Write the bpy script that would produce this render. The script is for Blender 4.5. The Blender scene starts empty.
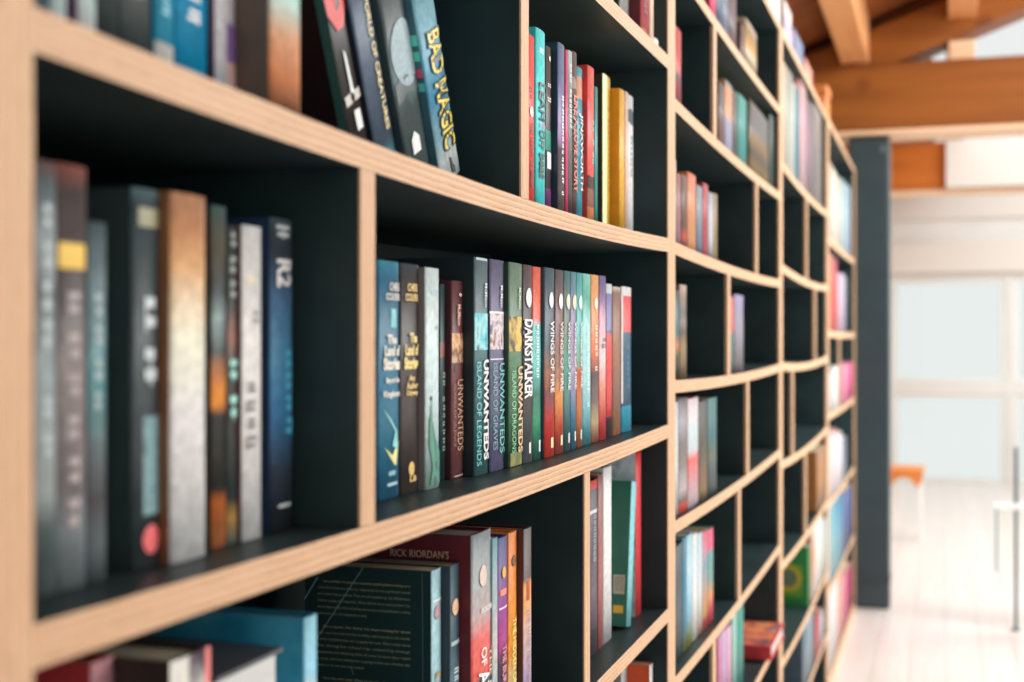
import bpy, bmesh, math, random
from mathutils import Vector, Matrix, noise as mnoise

scn = bpy.context.scene
COL = scn.collection
R = math.radians

# ------------------------------------------------------------------ camera model
F, D, HC = 1300.0, 0.40, 1.33            # focal length in px, distance to the shelf fronts, lens height
VPX, VPY = 941.0, 338.0
TH = math.atan((VPX - 512) / F)
C_, S_ = math.cos(TH), math.sin(TH)

def gY(u):                                 # distance along the shelf per metre off the plane
    return (F / (C_ * (VPX - u)) - S_) / C_
def Yat(u, r=0.0):
    return (D + r) * gY(u)
def zcat(u, r=0.0):
    return F * (D + r) / (C_ * (VPX - u))
def Zat(v, zc):
    return HC - (v - VPY) * zc / F
def zk(k):
    return HC + k * D / C_
def atY(u, v, Y):                          # pixel -> point on the plane y = Y
    zc = Y / (C_ + S_ * (u - 512) / F)
    lat = zc * (u - 512) / F
    return Vector((D - zc * S_ + lat * C_, Y, Zat(v, zc)))
def atZ(u, v, Z):                          # pixel -> point on the plane z = Z
    zc = (HC - Z) * F / (v - VPY)
    lat = zc * (u - 512) / F
    return Vector((D - zc * S_ + lat * C_, zc * C_ + lat * S_, Z))

# ------------------------------------------------------------------ helpers
def lin(c):
    o = []
    for x in c[:3]:
        x = x / 255.0
        o.append(x / 12.92 if x <= .04045 else ((x + .055) / 1.055) ** 2.4)
    return o
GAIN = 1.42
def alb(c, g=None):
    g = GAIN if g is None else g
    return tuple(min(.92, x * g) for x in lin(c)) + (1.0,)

_mats = {}
def base_mat(name):
    m = bpy.data.materials.new(name); m.use_nodes = True
    nt = m.node_tree
    return m, nt, nt.nodes['Principled BSDF']

def noise_node(nt, scale, coord='Object', detail=4, stretch=None):
    tc = nt.nodes.new('ShaderNodeTexCoord')
    src = tc.outputs[coord]
    if stretch:
        mp = nt.nodes.new('ShaderNodeMapping'); mp.inputs['Scale'].default_value = stretch
        nt.links.new(src, mp.inputs['Vector']); src = mp.outputs['Vector']
    n = nt.nodes.new('ShaderNodeTexNoise'); n.inputs['Scale'].default_value = scale
    n.inputs['Detail'].default_value = detail
    nt.links.new(src, n.inputs['Vector'])
    return n

def ramp(nt, stops, interp='LINEAR'):
    r = nt.nodes.new('ShaderNodeValToRGB'); r.color_ramp.interpolation = interp
    e = r.color_ramp.elements
    while len(e) > 1: e.remove(e[-1])
    e[0].position = stops[0][0]; e[0].color = stops[0][1]
    for p, c in stops[1:]:
        x = e.new(p); x.color = c
    return r

def plain(c, rough=.5, var=.12, scale=60, spec=.5, g=None, metallic=0):
    key = ('plain', tuple(c), rough, var, scale, spec, g, metallic)
    if key in _mats: return _mats[key]
    m, nt, b = base_mat('paint')
    a = alb(c, g)
    n = noise_node(nt, scale)
    rp = ramp(nt, [(.3, tuple(x * (1 - var) for x in a[:3]) + (1,)), (.7, tuple(min(.95, x * (1 + var)) for x in a[:3]) + (1,))])
    nt.links.new(n.outputs['Fac'], rp.inputs['Fac'])
    nt.links.new(rp.outputs['Color'], b.inputs['Base Color'])
    b.inputs['Roughness'].default_value = rough
    b.inputs['Specular IOR Level'].default_value = spec
    b.inputs['Metallic'].default_value = metallic
    _mats[key] = m
    return m

def art(cols, scale=40, rough=.4, seed=0, stretch=None):
    """printed picture: blotches of several colours"""
    key = ('art', tuple(map(tuple, cols)), scale, rough, seed, stretch)
    if key in _mats: return _mats[key]
    m, nt, b = base_mat('printed_art')
    st = stretch or (1, 1, 1)
    n = noise_node(nt, scale, 'Object', 5, st)
    n.noise_dimensions = '4D'; n.inputs['W'].default_value = seed
    k = len(cols)
    stops = [(.3 + .4 * i / max(1, k - 1), alb(c)) for i, c in enumerate(cols)]
    rp = ramp(nt, stops)
    nt.links.new(n.outputs['Fac'], rp.inputs['Fac'])
    nt.links.new(rp.outputs['Color'], b.inputs['Base Color'])
    b.inputs['Roughness'].default_value = rough
    b.inputs['Specular IOR Level'].default_value = .3
    _mats[key] = m
    return m

def bands(H, stops, smooth=False, amp=.03, scale=50, rough=.38, var=.18):
    """spine print: colour bands by height (fractions measured from the top) with ragged borders"""
    key = ('bands', round(H, 4), str(stops), smooth, amp, scale, rough)
    if key in _mats: return _mats[key]
    m, nt, b = base_mat('spine_print')
    tc = nt.nodes.new('ShaderNodeTexCoord')
    sp = nt.nodes.new('ShaderNodeSeparateXYZ'); nt.links.new(tc.outputs['Object'], sp.inputs[0])
    ma = nt.nodes.new('ShaderNodeMath'); ma.operation = 'MULTIPLY_ADD'
    ma.inputs[1].default_value = -1.0 / H; ma.inputs[2].default_value = 1.0
    nt.links.new(sp.outputs['Z'], ma.inputs[0])
    n = nt.nodes.new('ShaderNodeTexNoise'); n.inputs['Scale'].default_value = scale; n.inputs['Detail'].default_value = 4
    nt.links.new(tc.outputs['Object'], n.inputs['Vector'])
    m2 = nt.nodes.new('ShaderNodeMath'); m2.operation = 'MULTIPLY_ADD'
    m2.inputs[1].default_value = amp * 2; m2.inputs[2].default_value = -amp
    nt.links.new(n.outputs['Fac'], m2.inputs[0])
    m3 = nt.nodes.new('ShaderNodeMath'); m3.operation = 'ADD'
    nt.links.new(ma.outputs[0], m3.inputs[0]); nt.links.new(m2.outputs[0], m3.inputs[1])
    rp = ramp(nt, [(p, alb(c)) for p, c in stops], 'LINEAR' if smooth else 'CONSTANT')
    nt.links.new(m3.outputs[0], rp.inputs['Fac'])
    mx = nt.nodes.new('ShaderNodeMix'); mx.data_type = 'RGBA'; mx.blend_type = 'MULTIPLY'
    mx.inputs['Factor'].default_value = 1.0
    n2 = noise_node(nt, scale * 2.3)
    r2 = ramp(nt, [(.3, (1 - var * 1.6,) * 3 + (1,)), (.7, (1, 1, 1, 1))])
    nt.links.new(n2.outputs['Fac'], r2.inputs['Fac'])
    nt.links.new(rp.outputs['Color'], mx.inputs['A']); nt.links.new(r2.outputs['Color'], mx.inputs['B'])
    nt.links.new(mx.outputs['Result'], b.inputs['Base Color'])
    b.inputs['Roughness'].default_value = rough + .06
    b.inputs['Specular IOR Level'].default_value = .25
    _mats[key] = m
    return m

def page_mat(c=(214, 196, 168), axis='y'):
    key = ('page', tuple(c), axis)
    if key in _mats: return _mats[key]
    m, nt, b = base_mat('paper')
    st = {'y': (3, 1500, 3), 'z': (3, 3, 1500)}[axis]
    n = noise_node(nt, 1.0, 'Object', 2, st)
    a = alb(c, 1.0)
    rp = ramp(nt, [(.3, tuple(x * .72 for x in a[:3]) + (1,)), (.65, a)])
    nt.links.new(n.outputs['Fac'], rp.inputs['Fac'])
    nt.links.new(rp.outputs['Color'], b.inputs['Base Color'])
    b.inputs['Roughness'].default_value = .85
    _mats[key] = m
    return m

def wood(c1, c2, stretch, rough=.5, scale=1.0, planks=None, knots=False, g=1.0, spec=.4, name='wood'):
    m, nt, b = base_mat(name)
    n = noise_node(nt, scale, 'Object', 6, stretch)
    rp = ramp(nt, [(.32, alb(c2, g)), (.68, alb(c1, g))])
    nt.links.new(n.outputs['Fac'], rp.inputs['Fac'])
    out = rp.outputs['Color']
    if planks:
        # plank pattern laid out in object coordinates (axis order, width, length)
        tc = nt.nodes.new('ShaderNodeTexCoord')
        mp = nt.nodes.new('ShaderNodeMapping'); mp.inputs['Rotation'].default_value = (0, 0, planks[2])
        nt.links.new(tc.outputs['Object'], mp.inputs['Vector'])
        br = nt.nodes.new('ShaderNodeTexBrick')
        br.inputs['Scale'].default_value = 1.0
        br.inputs['Brick Width'].default_value = planks[1]; br.inputs['Row Height'].default_value = planks[0]
        br.inputs['Mortar Size'].default_value = .003; br.inputs['Mortar Smooth'].default_value = .3
        br.inputs['Color1'].default_value = (1, 1, 1, 1); br.inputs['Color2'].default_value = (.93, .93, .93, 1)
        br.inputs['Mortar'].default_value = (.7, .66, .63, 1)
        nt.links.new(mp.outputs['Vector'], br.inputs['Vector'])
        mx = nt.nodes.new('ShaderNodeMix'); mx.data_type = 'RGBA'; mx.blend_type = 'MULTIPLY'
        mx.inputs['Factor'].default_value = 1.0
        nt.links.new(out, mx.inputs['A']); nt.links.new(br.outputs['Color'], mx.inputs['B'])
        out = mx.outputs['Result']
    if knots:
        v = nt.nodes.new('ShaderNodeTexVoronoi'); v.inputs['Scale'].default_value = 2.6
        tc2 = nt.nodes.new('ShaderNodeTexCoord'); nt.links.new(tc2.outputs['Object'], v.inputs['Vector'])
        r3 = ramp(nt, [(.0, (.35, .25, .2, 1)), (.1, (.7, .6, .5, 1)), (.16, (1, 1, 1, 1))])
        nt.links.new(v.outputs['Distance'], r3.inputs['Fac'])
        mx2 = nt.nodes.new('ShaderNodeMix'); mx2.data_type = 'RGBA'; mx2.blend_type = 'MULTIPLY'
        mx2.inputs['Factor'].default_value = 1.0
        nt.links.new(out, mx2.inputs['A']); nt.links.new(r3.outputs['Color'], mx2.inputs['B'])
        out = mx2.outputs['Result']
    nt.links.new(out, b.inputs['Base Color'])
    b.inputs['Roughness'].default_value = rough
    b.inputs['Specular IOR Level'].default_value = spec
    return m

def ply_mat():
    """birch plywood edge: plies across the UV v axis"""
    m, nt, b = base_mat('plywood_edge')
    uv = nt.nodes.new('ShaderNodeUVMap'); uv.uv_map = 'ply'
    sp = nt.nodes.new('ShaderNodeSeparateXYZ'); nt.links.new(uv.outputs['UV'], sp.inputs[0])
    mp = nt.nodes.new('ShaderNodeMapping'); mp.inputs['Scale'].default_value = (9, 3, 1)
    nt.links.new(uv.outputs['UV'], mp.inputs['Vector'])
    n = nt.nodes.new('ShaderNodeTexNoise'); n.inputs['Scale'].default_value = 2.0; n.inputs['Detail'].default_value = 5
    nt.links.new(mp.outputs['Vector'], n.inputs['Vector'])
    ad = nt.nodes.new('ShaderNodeMath'); ad.operation = 'MULTIPLY_ADD'
    ad.inputs[1].default_value = .22; nt.links.new(n.outputs['Fac'], ad.inputs[0]); nt.links.new(sp.outputs['Y'], ad.inputs[2])
    mu = nt.nodes.new('ShaderNodeMath'); mu.operation = 'MULTIPLY'; mu.inputs[1].default_value = 3.6
    nt.links.new(ad.outputs[0], mu.inputs[0])
    fr = nt.nodes.new('ShaderNodeMath'); fr.operation = 'FRACT'; nt.links.new(mu.outputs[0], fr.inputs[0])
    lt, md, dk = alb((228, 190, 154), 1), alb((215, 173, 135), 1), alb((168, 124, 92), 1)
    rp = ramp(nt, [(0, dk), (.08, md), (.45, md), (.55, lt), (.9, lt), (1, dk)])
    nt.links.new(fr.outputs[0], rp.inputs['Fac'])
    # fine grain along the edge
    mp2 = nt.nodes.new('ShaderNodeMapping'); mp2.inputs['Scale'].default_value = (30, 14, 1)
    nt.links.new(uv.outputs['UV'], mp2.inputs['Vector'])
    n2 = nt.nodes.new('ShaderNodeTexNoise'); n2.inputs['Scale'].default_value = 3.0; n2.inputs['Detail'].default_value = 6
    nt.links.new(mp2.outputs['Vector'], n2.inputs['Vector'])
    r2 = ramp(nt, [(.28, (.72, .66, .6, 1)), (.5, (1, 1, 1, 1))])
    nt.links.new(n2.outputs['Fac'], r2.inputs['Fac'])
    mx = nt.nodes.new('ShaderNodeMix'); mx.data_type = 'RGBA'; mx.blend_type = 'MULTIPLY'; mx.inputs['Factor'].default_value = .8
    nt.links.new(rp.outputs['Color'], mx.inputs['A']); nt.links.new(r2.outputs['Color'], mx.inputs['B'])
    nt.links.new(mx.outputs['Result'], b.inputs['Base Color'])
    b.inputs['Roughness'].default_value = .55
    b.inputs['Specular IOR Level'].default_value = .3
    return m

def link(name, me, parent=None, mats=()):
    o = bpy.data.objects.new(name, me); COL.objects.link(o)
    if parent: o.parent = parent
    for m in mats: me.materials.append(m)
    return o

def mesh(name, verts, faces, mats=(), parent=None, mi=None, smooth=None):
    me = bpy.data.meshes.new(name)
    me.from_pydata([tuple(v) for v in verts], [], faces)
    if mi: me.polygons.foreach_set('material_index', mi)
    if smooth: me.polygons.foreach_set('use_smooth', smooth)
    me.update()
    return link(name, me, parent, mats)

def empty(name, loc=(0, 0, 0)):
    o = bpy.data.objects.new(name, None); COL.objects.link(o); o.location = loc
    o.empty_display_size = .05
    return o
def tag(o, label, cat, group=None):
    o['label'] = label; o['category'] = cat
    if group: o['group'] = group
    return o
def struct(o):
    o['kind'] = 'structure'; return o

def box_vf(lo, hi, off=0):
    (x0, y0, z0), (x1, y1, z1) = lo, hi
    v = [(x0, y0, z0), (x1, y0, z0), (x1, y1, z0), (x0, y1, z0), (x0, y0, z1), (x1, y0, z1), (x1, y1, z1), (x0, y1, z1)]
    f = [(0, 3, 2, 1), (4, 5, 6, 7), (0, 1, 5, 4), (1, 2, 6, 5), (2, 3, 7, 6), (3, 0, 4, 7)]
    return v, [tuple(i + off for i in q) for q in f]

def box(name, lo, hi, m, parent=None, bevel=0.0, seg=2):
    c = [(a + b) / 2 for a, b in zip(lo, hi)]
    if parent is None:
        v, f = box_vf([a - b for a, b in zip(lo, c)], [a - b for a, b in zip(hi, c)])
    else:
        v, f = box_vf(lo, hi)
    o = mesh(name, v, f, [m], parent)
    if parent is None: o.location = c
    if bevel:
        bm = bmesh.new(); bm.from_mesh(o.data)
        bmesh.ops.bevel(bm, geom=bm.edges[:], offset=bevel, segments=seg, affect='EDGES', profile=.5)
        bm.to_mesh(o.data); bm.free()
    return o

def prism(name, pts, z0, z1, m, parent=None, axis='z'):
    """extrude a closed outline"""
    n = len(pts)
    def mk(p, h):
        if axis == 'z': return (p[0], p[1], h)
        if axis == 'y': return (p[0], h, p[1])
        return (h, p[0], p[1])
    v = [mk(p, z0) for p in pts] + [mk(p, z1) for p in pts]
    f = [tuple(range(n))[::-1], tuple(range(n, 2 * n))] + [(i, (i + 1) % n, n + (i + 1) % n, n + i) for i in range(n)]
    o = mesh(name, v, f, [m], parent)
    bm = bmesh.new(); bm.from_mesh(o.data); bmesh.ops.recalc_face_normals(bm, faces=bm.faces[:]); bm.to_mesh(o.data); bm.free()
    return o

# ------------------------------------------------------------------ shelving
PLY = ply_mat()
BLACK = plain((42, 60, 62), rough=.42, var=.25, scale=14, spec=.32, g=1.0)
BACKM = plain((44, 58, 59), rough=.6, var=.15, scale=10, spec=.2, g=1.0)
DEPTH = .29

def panel(name, y0, y1, z0f, z1f, parent, nseg=1, rim=.0, across='z', x0=-DEPTH):
    """board with a bare plywood front edge; z0f/z1f are functions of y"""
    v, f, mi = [], [], []
    xs = [x0, -rim, 0.0] if rim > 0 else [x0, 0.0]
    nx = len(xs)
    ys = [y0 + (y1 - y0) * i / nseg for i in range(nseg + 1)]
    for y in ys:
        for x in xs:
            v.append((x, y, z0f(y))); v.append((x, y, z1f(y)))
    st = 2 * nx
    uvs = {}
    def addf(q, m, uv=None):
        if uv: uvs[len(f)] = uv
        f.append(q); mi.append(m)
    for i in range(nseg):
        a, b = i * st, (i + 1) * st
        for j in range(nx - 1):
            m = 1
            addf((a + 2 * j, b + 2 * j, b + 2 * j + 2, a + 2 * j + 2), m)                 # bottom
            addf((a + 2 * j + 1, a + 2 * j + 3, b + 2 * j + 3, b + 2 * j + 1), m)         # top
        k = 2 * (nx - 1)
        if across == 'z': uv = [(ys[i], 0), (ys[i + 1], 0), (ys[i + 1], 1), (ys[i], 1)]
        else: uv = [(z0f(y0), 0), (z0f(y0), 1), (z1f(y0), 1), (z1f(y0), 0)]
        addf((a + k, b + k, b + k + 1, a + k + 1), 0, uv)                                 # front edge
        addf((a, a + 1, b + 1, b), 1)                                                     # rear
    e = nseg * st
    for j in range(nx - 1):
        m = 0 if (rim > 0 and j == nx - 2) else 1
        uv = [(z0f(y0), .3), (z0f(y0), .7), (z1f(y0), .7), (z1f(y0), .3)] if m == 0 else None
        addf((2 * j, 2 * j + 2, 2 * j + 3, 2 * j + 1), m, uv)                             # side towards the camera
        addf((e + 2 * j, e + 2 * j + 1, e + 2 * j + 3, e + 2 * j + 2), 1)                 # far side
    o = mesh(name, v, f, [PLY, BLACK], parent, mi)
    lay = o.data.uv_layers.new(name='ply')
    for p in o.data.polygons:
        if p.index in uvs:
            for li, q in zip(p.loop_indices, uvs[p.index]): lay.data[li].uv = q
    return o

TOPK = 1.93
FLOORK = -HC * C_ / D
class Bay: pass
bays = []
def make_bay(u0, u1, levels, dividers, tu, ts, sags, label, rim, top=TOPK, first=None, tdiv=None):
    b = Bay()
    b.y0 = Yat(u0) if first is None else first
    b.y1 = Yat(u1)
    b.levels = levels; b.ts = ts; b.tu = tu
    b.sag = lambda k: sags.get(k, sags['*'])
    ya, yb = b.y0 + tu, b.y1 - tu
    b.ya, b.yb = ya, yb
    def mid(k, y):
        t = min(1, max(0, (y - ya) / (yb - ya)))
        return zk(k) - b.sag(k) * 4 * t * (1 - t)
    b.top = lambda k, y: mid(k, y) + ts / 2
    b.bot = lambda k, y: mid(k, y) - ts / 2
    root = empty('bookcase', (0, (b.y0 + b.y1) / 2, 0)); tag(root, label, 'bookcase', 'black bookcases with bare plywood edges along the wall')
    cy = root.location.y
    def P(name, y0, y1, a, z, **kw):
        o = panel(name, y0 - cy, y1 - cy, lambda y: a(y + cy), lambda y: z(y + cy), root, **kw); return o
    zt = zk(top) + ts / 2
    g = .0008
    P('side_panel', b.y0, ya, lambda y: 0.0, lambda y: zt, across='y', rim=rim)
    P('side_panel', yb, b.y1 - g, lambda y: 0.0, lambda y: zt, across='y', rim=rim)
    for k in levels:
        P('shelf', ya, yb, lambda y, k=k: b.bot(k, y), lambda y, k=k: b.top(k, y), nseg=24)
    P('top_panel', ya, yb, lambda y: zk(top) - ts / 2, lambda y: zt)
    kf = FLOORK + .09
    P('bottom_shelf', ya, yb, lambda y: zk(kf) - ts / 2, lambda y: zk(kf) + ts / 2)
    P('plinth', ya, yb, lambda y: 0.0, lambda y: zk(kf) - ts / 2)
    b.kf = kf
    td = tdiv or tu
    for ka, kb, u in dividers:
        y = Yat(u)
        P('divider', y - td / 2, y + td / 2, lambda q: b.top(ka, y) - .0005, lambda q: b.bot(kb, y) + .0005, across='y', rim=rim)
    bk = box('back_panel', (-DEPTH - .012, b.y0 - cy, 0.0), (-DEPTH, b.y1 - cy - g, zt), BACKM, root)
    bays.append(b); b.root = root
    return b

B1 = make_bay(33.5, 671.5, [1.011, .341, -.341, -1.015, -1.69, -2.36],
              [(.341, 1.011, 525), (-.341, .341, 368), (-1.015, -.341, 587.3)], .0265, .021,
              {.341: .013, -.341: .0065, '*': .004}, 'nearest bookcase bay, cut off at the left edge, with the boldest book titles', .002, first=Yat(33.5) - .0265, tdiv=.025)
B2 = make_bay(671.5, 781, [1.41, .878, .338, -.183, -.712, -1.3, -1.86, -2.4],
              [(.878, 1.41, 715), (.338, .878, 757), (-.183, .338, 729), (-.712, -.183, 748), (-1.3, -.712, 739.6), (-1.86, -1.3, 714.5)],
              .030, .020, {'*': .007}, 'second bookcase bay from the camera with the most closely spaced shelves', .006, tdiv=.034)
B3 = make_bay(781, 828, [1.09, .44, -.18, -.80, -1.44, -2.06, -2.6],
              [(.44, 1.09, 807), (-.18, .44, 815.5), (-.80, -.18, 793), (-1.44, -.80, 806)],
              .036, .022, {'*': .012}, 'third bookcase bay, mostly empty in the middle with a pale row above', .008, tdiv=.04)
B4 = make_bay(828, 855.4, [.88, .04, -.70, -1.49, -2.27],
              [(-.70, .04, 840)], .04, .026, {'*': .006}, 'farthest bookcase bay beside the dark column', .008, tdiv=.04)

# ------------------------------------------------------------------ lettering
_txt = {}
def text_mesh(body, bold):
    k = (body, bold)
    if k in _txt: return _txt[k]
    cu = bpy.data.curves.new('t', 'FONT'); cu.body = body; cu.size = 1; cu.offset = bold; cu.resolution_u = 3
    ob = bpy.data.objects.new('t', cu); COL.objects.link(ob)
    dg = bpy.context.evaluated_depsgraph_get(); dg.update()
    me = bpy.data.meshes.new_from_object(ob.evaluated_get(dg))
    vs = [v.co.copy() for v in me.vertices]; fs = [tuple(p.vertices) for p in me.polygons]
    bpy.data.objects.remove(ob); bpy.data.curves.remove(cu); bpy.data.meshes.remove(me)
    x0 = min(v.x for v in vs); x1 = max(v.x for v in vs); y0 = min(v.y for v in vs); y1 = max(v.y for v in vs)
    vs = [((v.x - x0) / (x1 - x0), (v.y - y0) / (y1 - y0)) for v in vs]
    _txt[k] = (vs, fs)
    return _txt[k]

# ------------------------------------------------------------------ books
rnd = random.Random(7)
def cover_mesh(t, H, d, hard, parent, ms, bul):
    b = min(.0025 if hard else .0007, t * .2)
    n = 8
    def xs(y): return -bul * (2 * y / t - 1) ** 2
    out = [(-d, 0.0)] + [(xs(t * i / n), t * i / n) for i in range(n + 1)] + [(-d, t)]
    inn = [(-d, b)] + [(min(xs(t * i / n), -bul * .4) - b * 1.3, min(max(t * i / n, b), t - b)) for i in range(n + 1)] + [(-d, t - b)]
    m = len(out)
    v = [(x, y, 0.0) for x, y in out] + [(x, y, 0.0) for x, y in inn] + [(x, y, H) for x, y in out] + [(x, y, H) for x, y in inn]
    f, mi, sm = [], [], []
    def q(a, k, s=False): f.append(a); mi.append(k); sm.append(s)
    for i in range(m - 1):
        spine = 1 <= i <= n
        near = i == 0
        q((i, i + 1, 2 * m + i + 1, 2 * m + i), 0 if spine else (2 if near else 1), spine)      # outside
        q((m + i + 1, m + i, 3 * m + i, 3 * m + i + 1), 1)                                      # inside
        q((2 * m + i, 2 * m + i + 1, 3 * m + i + 1, 3 * m + i), 1)                              # top edge
        q((i + 1, i, m + i, m + i + 1), 1)                                                      # bottom edge
    q((0, 2 * m, 3 * m, m), 1); q((m - 1, 2 * m - 1, 4 * m - 1, 3 * m - 1), 1)
    o = mesh('cover', v, f, ms, parent, mi, sm)
    return o, xs, b

def spine_patch(name, parent, t, xs, y0, y1, z0, z1, m, lift=.0004):
    n = 5; v = []; f = []
    for i in range(n + 1):
        y = y0 + (y1 - y0) * i / n
        v += [(xs(y) + lift, y, z0), (xs(y) + lift, y, z1)]
    for i in range(n): f.append((2 * i, 2 * i + 2, 2 * i + 3, 2 * i + 1))
    return mesh(name, v, f, [m], parent)

def book(row, u0, u1, vt=None, label='', cov=(60, 60, 60), H=None, r=None, d=None, hard=True, st=None, smooth=False,
         near=None, deco=(), lean=0.0, amp=.03, sc=50, pages=(214, 196, 168), gapok=True, bul=None, top=None, mid_u=None, rough=.38, lift=0.0):
    bay, kf = row['bay'], row['k']
    prev = row.get('prev')
    if r is None:
        if prev is None: r = .05
        else: r = prev / gY(u0) - D
    r = min(.13, max(row.get('rmin', .003), r))
    Y0 = Yat(u0, r)
    if prev is not None: Y0 = max(Y0, prev + .0006)
    Y1 = Yat(u1, r)
    if Y1 - Y0 < .004: Y1 = Y0 + .006
    if Y0 < bay.ya + .001: Y0 = bay.ya + .001
    if lean == 0 and Y1 > bay.yb - .001:
        Y1 = bay.yb - .001
    row['prev'] = Y1 if not lean else Y1
    row['r'] = r
    z0 = row['z'](Y0 if lean >= 0 else Y1) + .0006 + lift
    if lean == 0: z0 = max(row['z'](Y0), row['z'](Y1)) + .0004 + lift
    th = R(lean)
    t = (Y1 - Y0) * math.cos(th)
    if H is None:
        zc = zcat(mid_u or (u0 + u1) / 2, r)
        H = (Zat(vt, zc) - z0) / math.cos(th)
    cl = row['ceil']((Y0 + Y1) / 2) - z0 - .004
    H = min(H, cl)
    if d is None: d = min(.235, max(.10, H * .68))
    d = min(d, DEPTH - r - .004)
    root = empty('book', (-r, Y0 if lean >= 0 else Y1, z0)); root.rotation_euler = (th, 0, 0)
    tag(root, label, 'book', row['group'])
    yo = 0.0 if lean >= 0 else -t
    bul = bul if bul is not None else (min(.0016, t * .06) if hard else min(.0012, t * .04))
    cm = plain(cov, rough=.45, var=.1, scale=35, spec=.3)
    nm = plain(near, rough=.42, var=.12, scale=30) if near and not isinstance(near, bpy.types.Material) else (near or cm)
    sm = bands(H, st, smooth, amp, sc, rough) if st else plain(cov, rough=rough + .06, var=.14, scale=45, spec=.25)
    c, xs, b = cover_mesh(t, H, d, hard, root, [sm, cm, nm], bul)
    c.location.y = yo
    e = .003 if hard else .0008
    pv, pf = box_vf((-d + e, b, e), (-bul - b * 1.2 - .0006, t - b, H - e))
    pb = mesh('page_block', pv, pf, [page_mat(pages)], root); pb.location.y = yo
    root['h'] = H
    for k in deco:
        kind = k[0]
        if kind in 'thpgc':
            col, a0, a1, y0, y1 = k[2 if kind in 'th' else 1], *k[3 if kind in 'th' else 2:][:4]
        if kind in 'th':
            body = k[1]; bold = k[7] if len(k) > 7 else .01
            vs, fs = text_mesh(body, bold)
            L = (a1 - a0) * H; w = (y1 - y0) * t
            if kind == 't': v = [(0, y0 * t + q[1] * w, H - a0 * H - q[0] * L) for q in vs]
            else: v = [(0, y0 * t + q[0] * w, H - a1 * H + q[1] * L) for q in vs]
            v = [(xs(p[1]) + .0015, p[1], p[2]) for p in v]
            o = mesh('title_lettering', v, fs, [plain(col, rough=.4, var=.05)], c)
        elif kind == 'p':
            m = col if isinstance(col, bpy.types.Material) else (art(col, k[6] if len(k) > 6 else 60, seed=len(label)) if isinstance(col[0], (tuple, list)) else plain(col, var=.08))
            o = spine_patch('cover_picture' if isinstance(col, bpy.types.Material) or isinstance(col[0], (tuple, list)) else 'spine_band', c, t, xs, y0 * t, y1 * t, H - a1 * H, H - a0 * H, m)
        elif kind == 'g':                                   # unreadable lettering: a run of short strokes
            rr = random.Random(len(label) * 7 + int(a0 * 100))
            v, f = [], []
            w = (y1 - y0) * t; z = H - a0 * H; end = H - a1 * H
            step = k[6] if len(k) > 6 else .008
            while z - step > end:
                s = step * rr.uniform(.55, .85)
                if rr.random() > .12:
                    for q in range(2):
                        ya = y0 * t + w * rr.uniform(0, .15) ; yb = y0 * t + w * rr.uniform(.8, 1)
                        za = z - s * (.0 + .55 * q); zb = za - s * .3
                        i = len(v)
                        v += [(xs(ya) + .0006, ya, zb), (xs(yb) + .0006, yb, zb), (xs(yb) + .0006, yb, za), (xs(ya) + .0006, ya, za)]
                        f.append((i, i + 1, i + 2, i + 3))
                    ym = y0 * t + w * rr.choice([.1, .5, .85]); i = len(v)
                    v += [(xs(ym) + .0006, ym - w * .07, z - s), (xs(ym) + .0006, ym + w * .07, z - s), (xs(ym) + .0006, ym + w * .07, z), (xs(ym) + .0006, ym - w * .07, z)]
                    f.append((i, i + 1, i + 2, i + 3))
                z -= step
            if v: mesh('title_lettering', v, f, [plain(col, var=.05)], c)
        elif kind == 'c':                                   # disc: colour, centre (from top), radius (m), y0
            _, col, a0, rad, yc, inner = k
            v = [(xs(min(t, max(0, yc * t))) + .0009, yc * t, H - a0 * H)]
            n = 20
            for i in range(n):
                a = 2 * math.pi * i / n
                y = min(t * .985, max(t * .015, yc * t + rad * math.cos(a)))
                v.append((xs(y) + .0008, y, H - a0 * H + rad * math.sin(a)))
            mesh('emblem', v, [(0, 1 + i, 1 + (i + 1) % n) for i in range(n)], [art([col, inner], 220)], c)
        elif kind == 'v':                                   # free outline on the spine: colour, [(yfrac, zfrac)...], name
            _, col, pts, nm_ = k
            v = [(xs(p[0] * t) + .0010, p[0] * t, H - p[1] * H) for p in pts]
            mesh(nm_, v, [tuple(range(len(v)))], [plain(col, var=.1)], c)
        elif kind == 'nt':                                  # lettering on the near cover: text, colour, x0, x1 (from the spine, m), z0, z1 (from top, m)
            _, body, col, xa, xb, za, zb = k
            vs, fs = text_mesh(body, .0)
            v = [(-xa + (xa - xb) * q[0], -.0006, H - zb + (zb - za) * q[1]) for q in vs]
            mesh('cover_lettering', v, fs, [plain(col, var=.05)], c)
        elif kind == 'np':                                  # patch on the near cover
            _, col, xa, xb, za, zb, nm_ = k
            m = art(col, 60) if isinstance(col[0], (tuple, list)) else plain(col, var=.08)
            mesh(nm_, [(-xa, -.0007, H - zb), (-xb, -.0007, H - zb), (-xb, -.0007, H - za), (-xa, -.0007, H - za)], [(0, 1, 2, 3)], [m], c)
        elif kind == 'nl':                                  # scratch / line on the near cover
            _, col, p, q, w = k
            dx, dz = q[0] - p[0], q[1] - p[1]; L = math.hypot(dx, dz); nx, nz = -dz / L * w, dx / L * w
            pts = [(p[0] + nx, p[1] + nz), (q[0] + nx, q[1] + nz), (q[0] - nx, q[1] - nz), (p[0] - nx, p[1] - nz)]
            mesh('crease', [(-a, -.0008, H - z) for a, z in pts], [(0, 1, 2, 3)], [plain(col, var=.05)], c)
    return root

def row(bay, k, kup, group, prev=None, rmin=.003):
    return dict(bay=bay, k=k, z=lambda y: bay.top(k, y), ceil=(lambda y: bay.bot(kup, y)) if kup is not None else (lambda y: zk(TOPK) - bay.ts / 2),
                group=group, prev=prev, rmin=rmin)
def gap(rw): rw['prev'] = None

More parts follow.
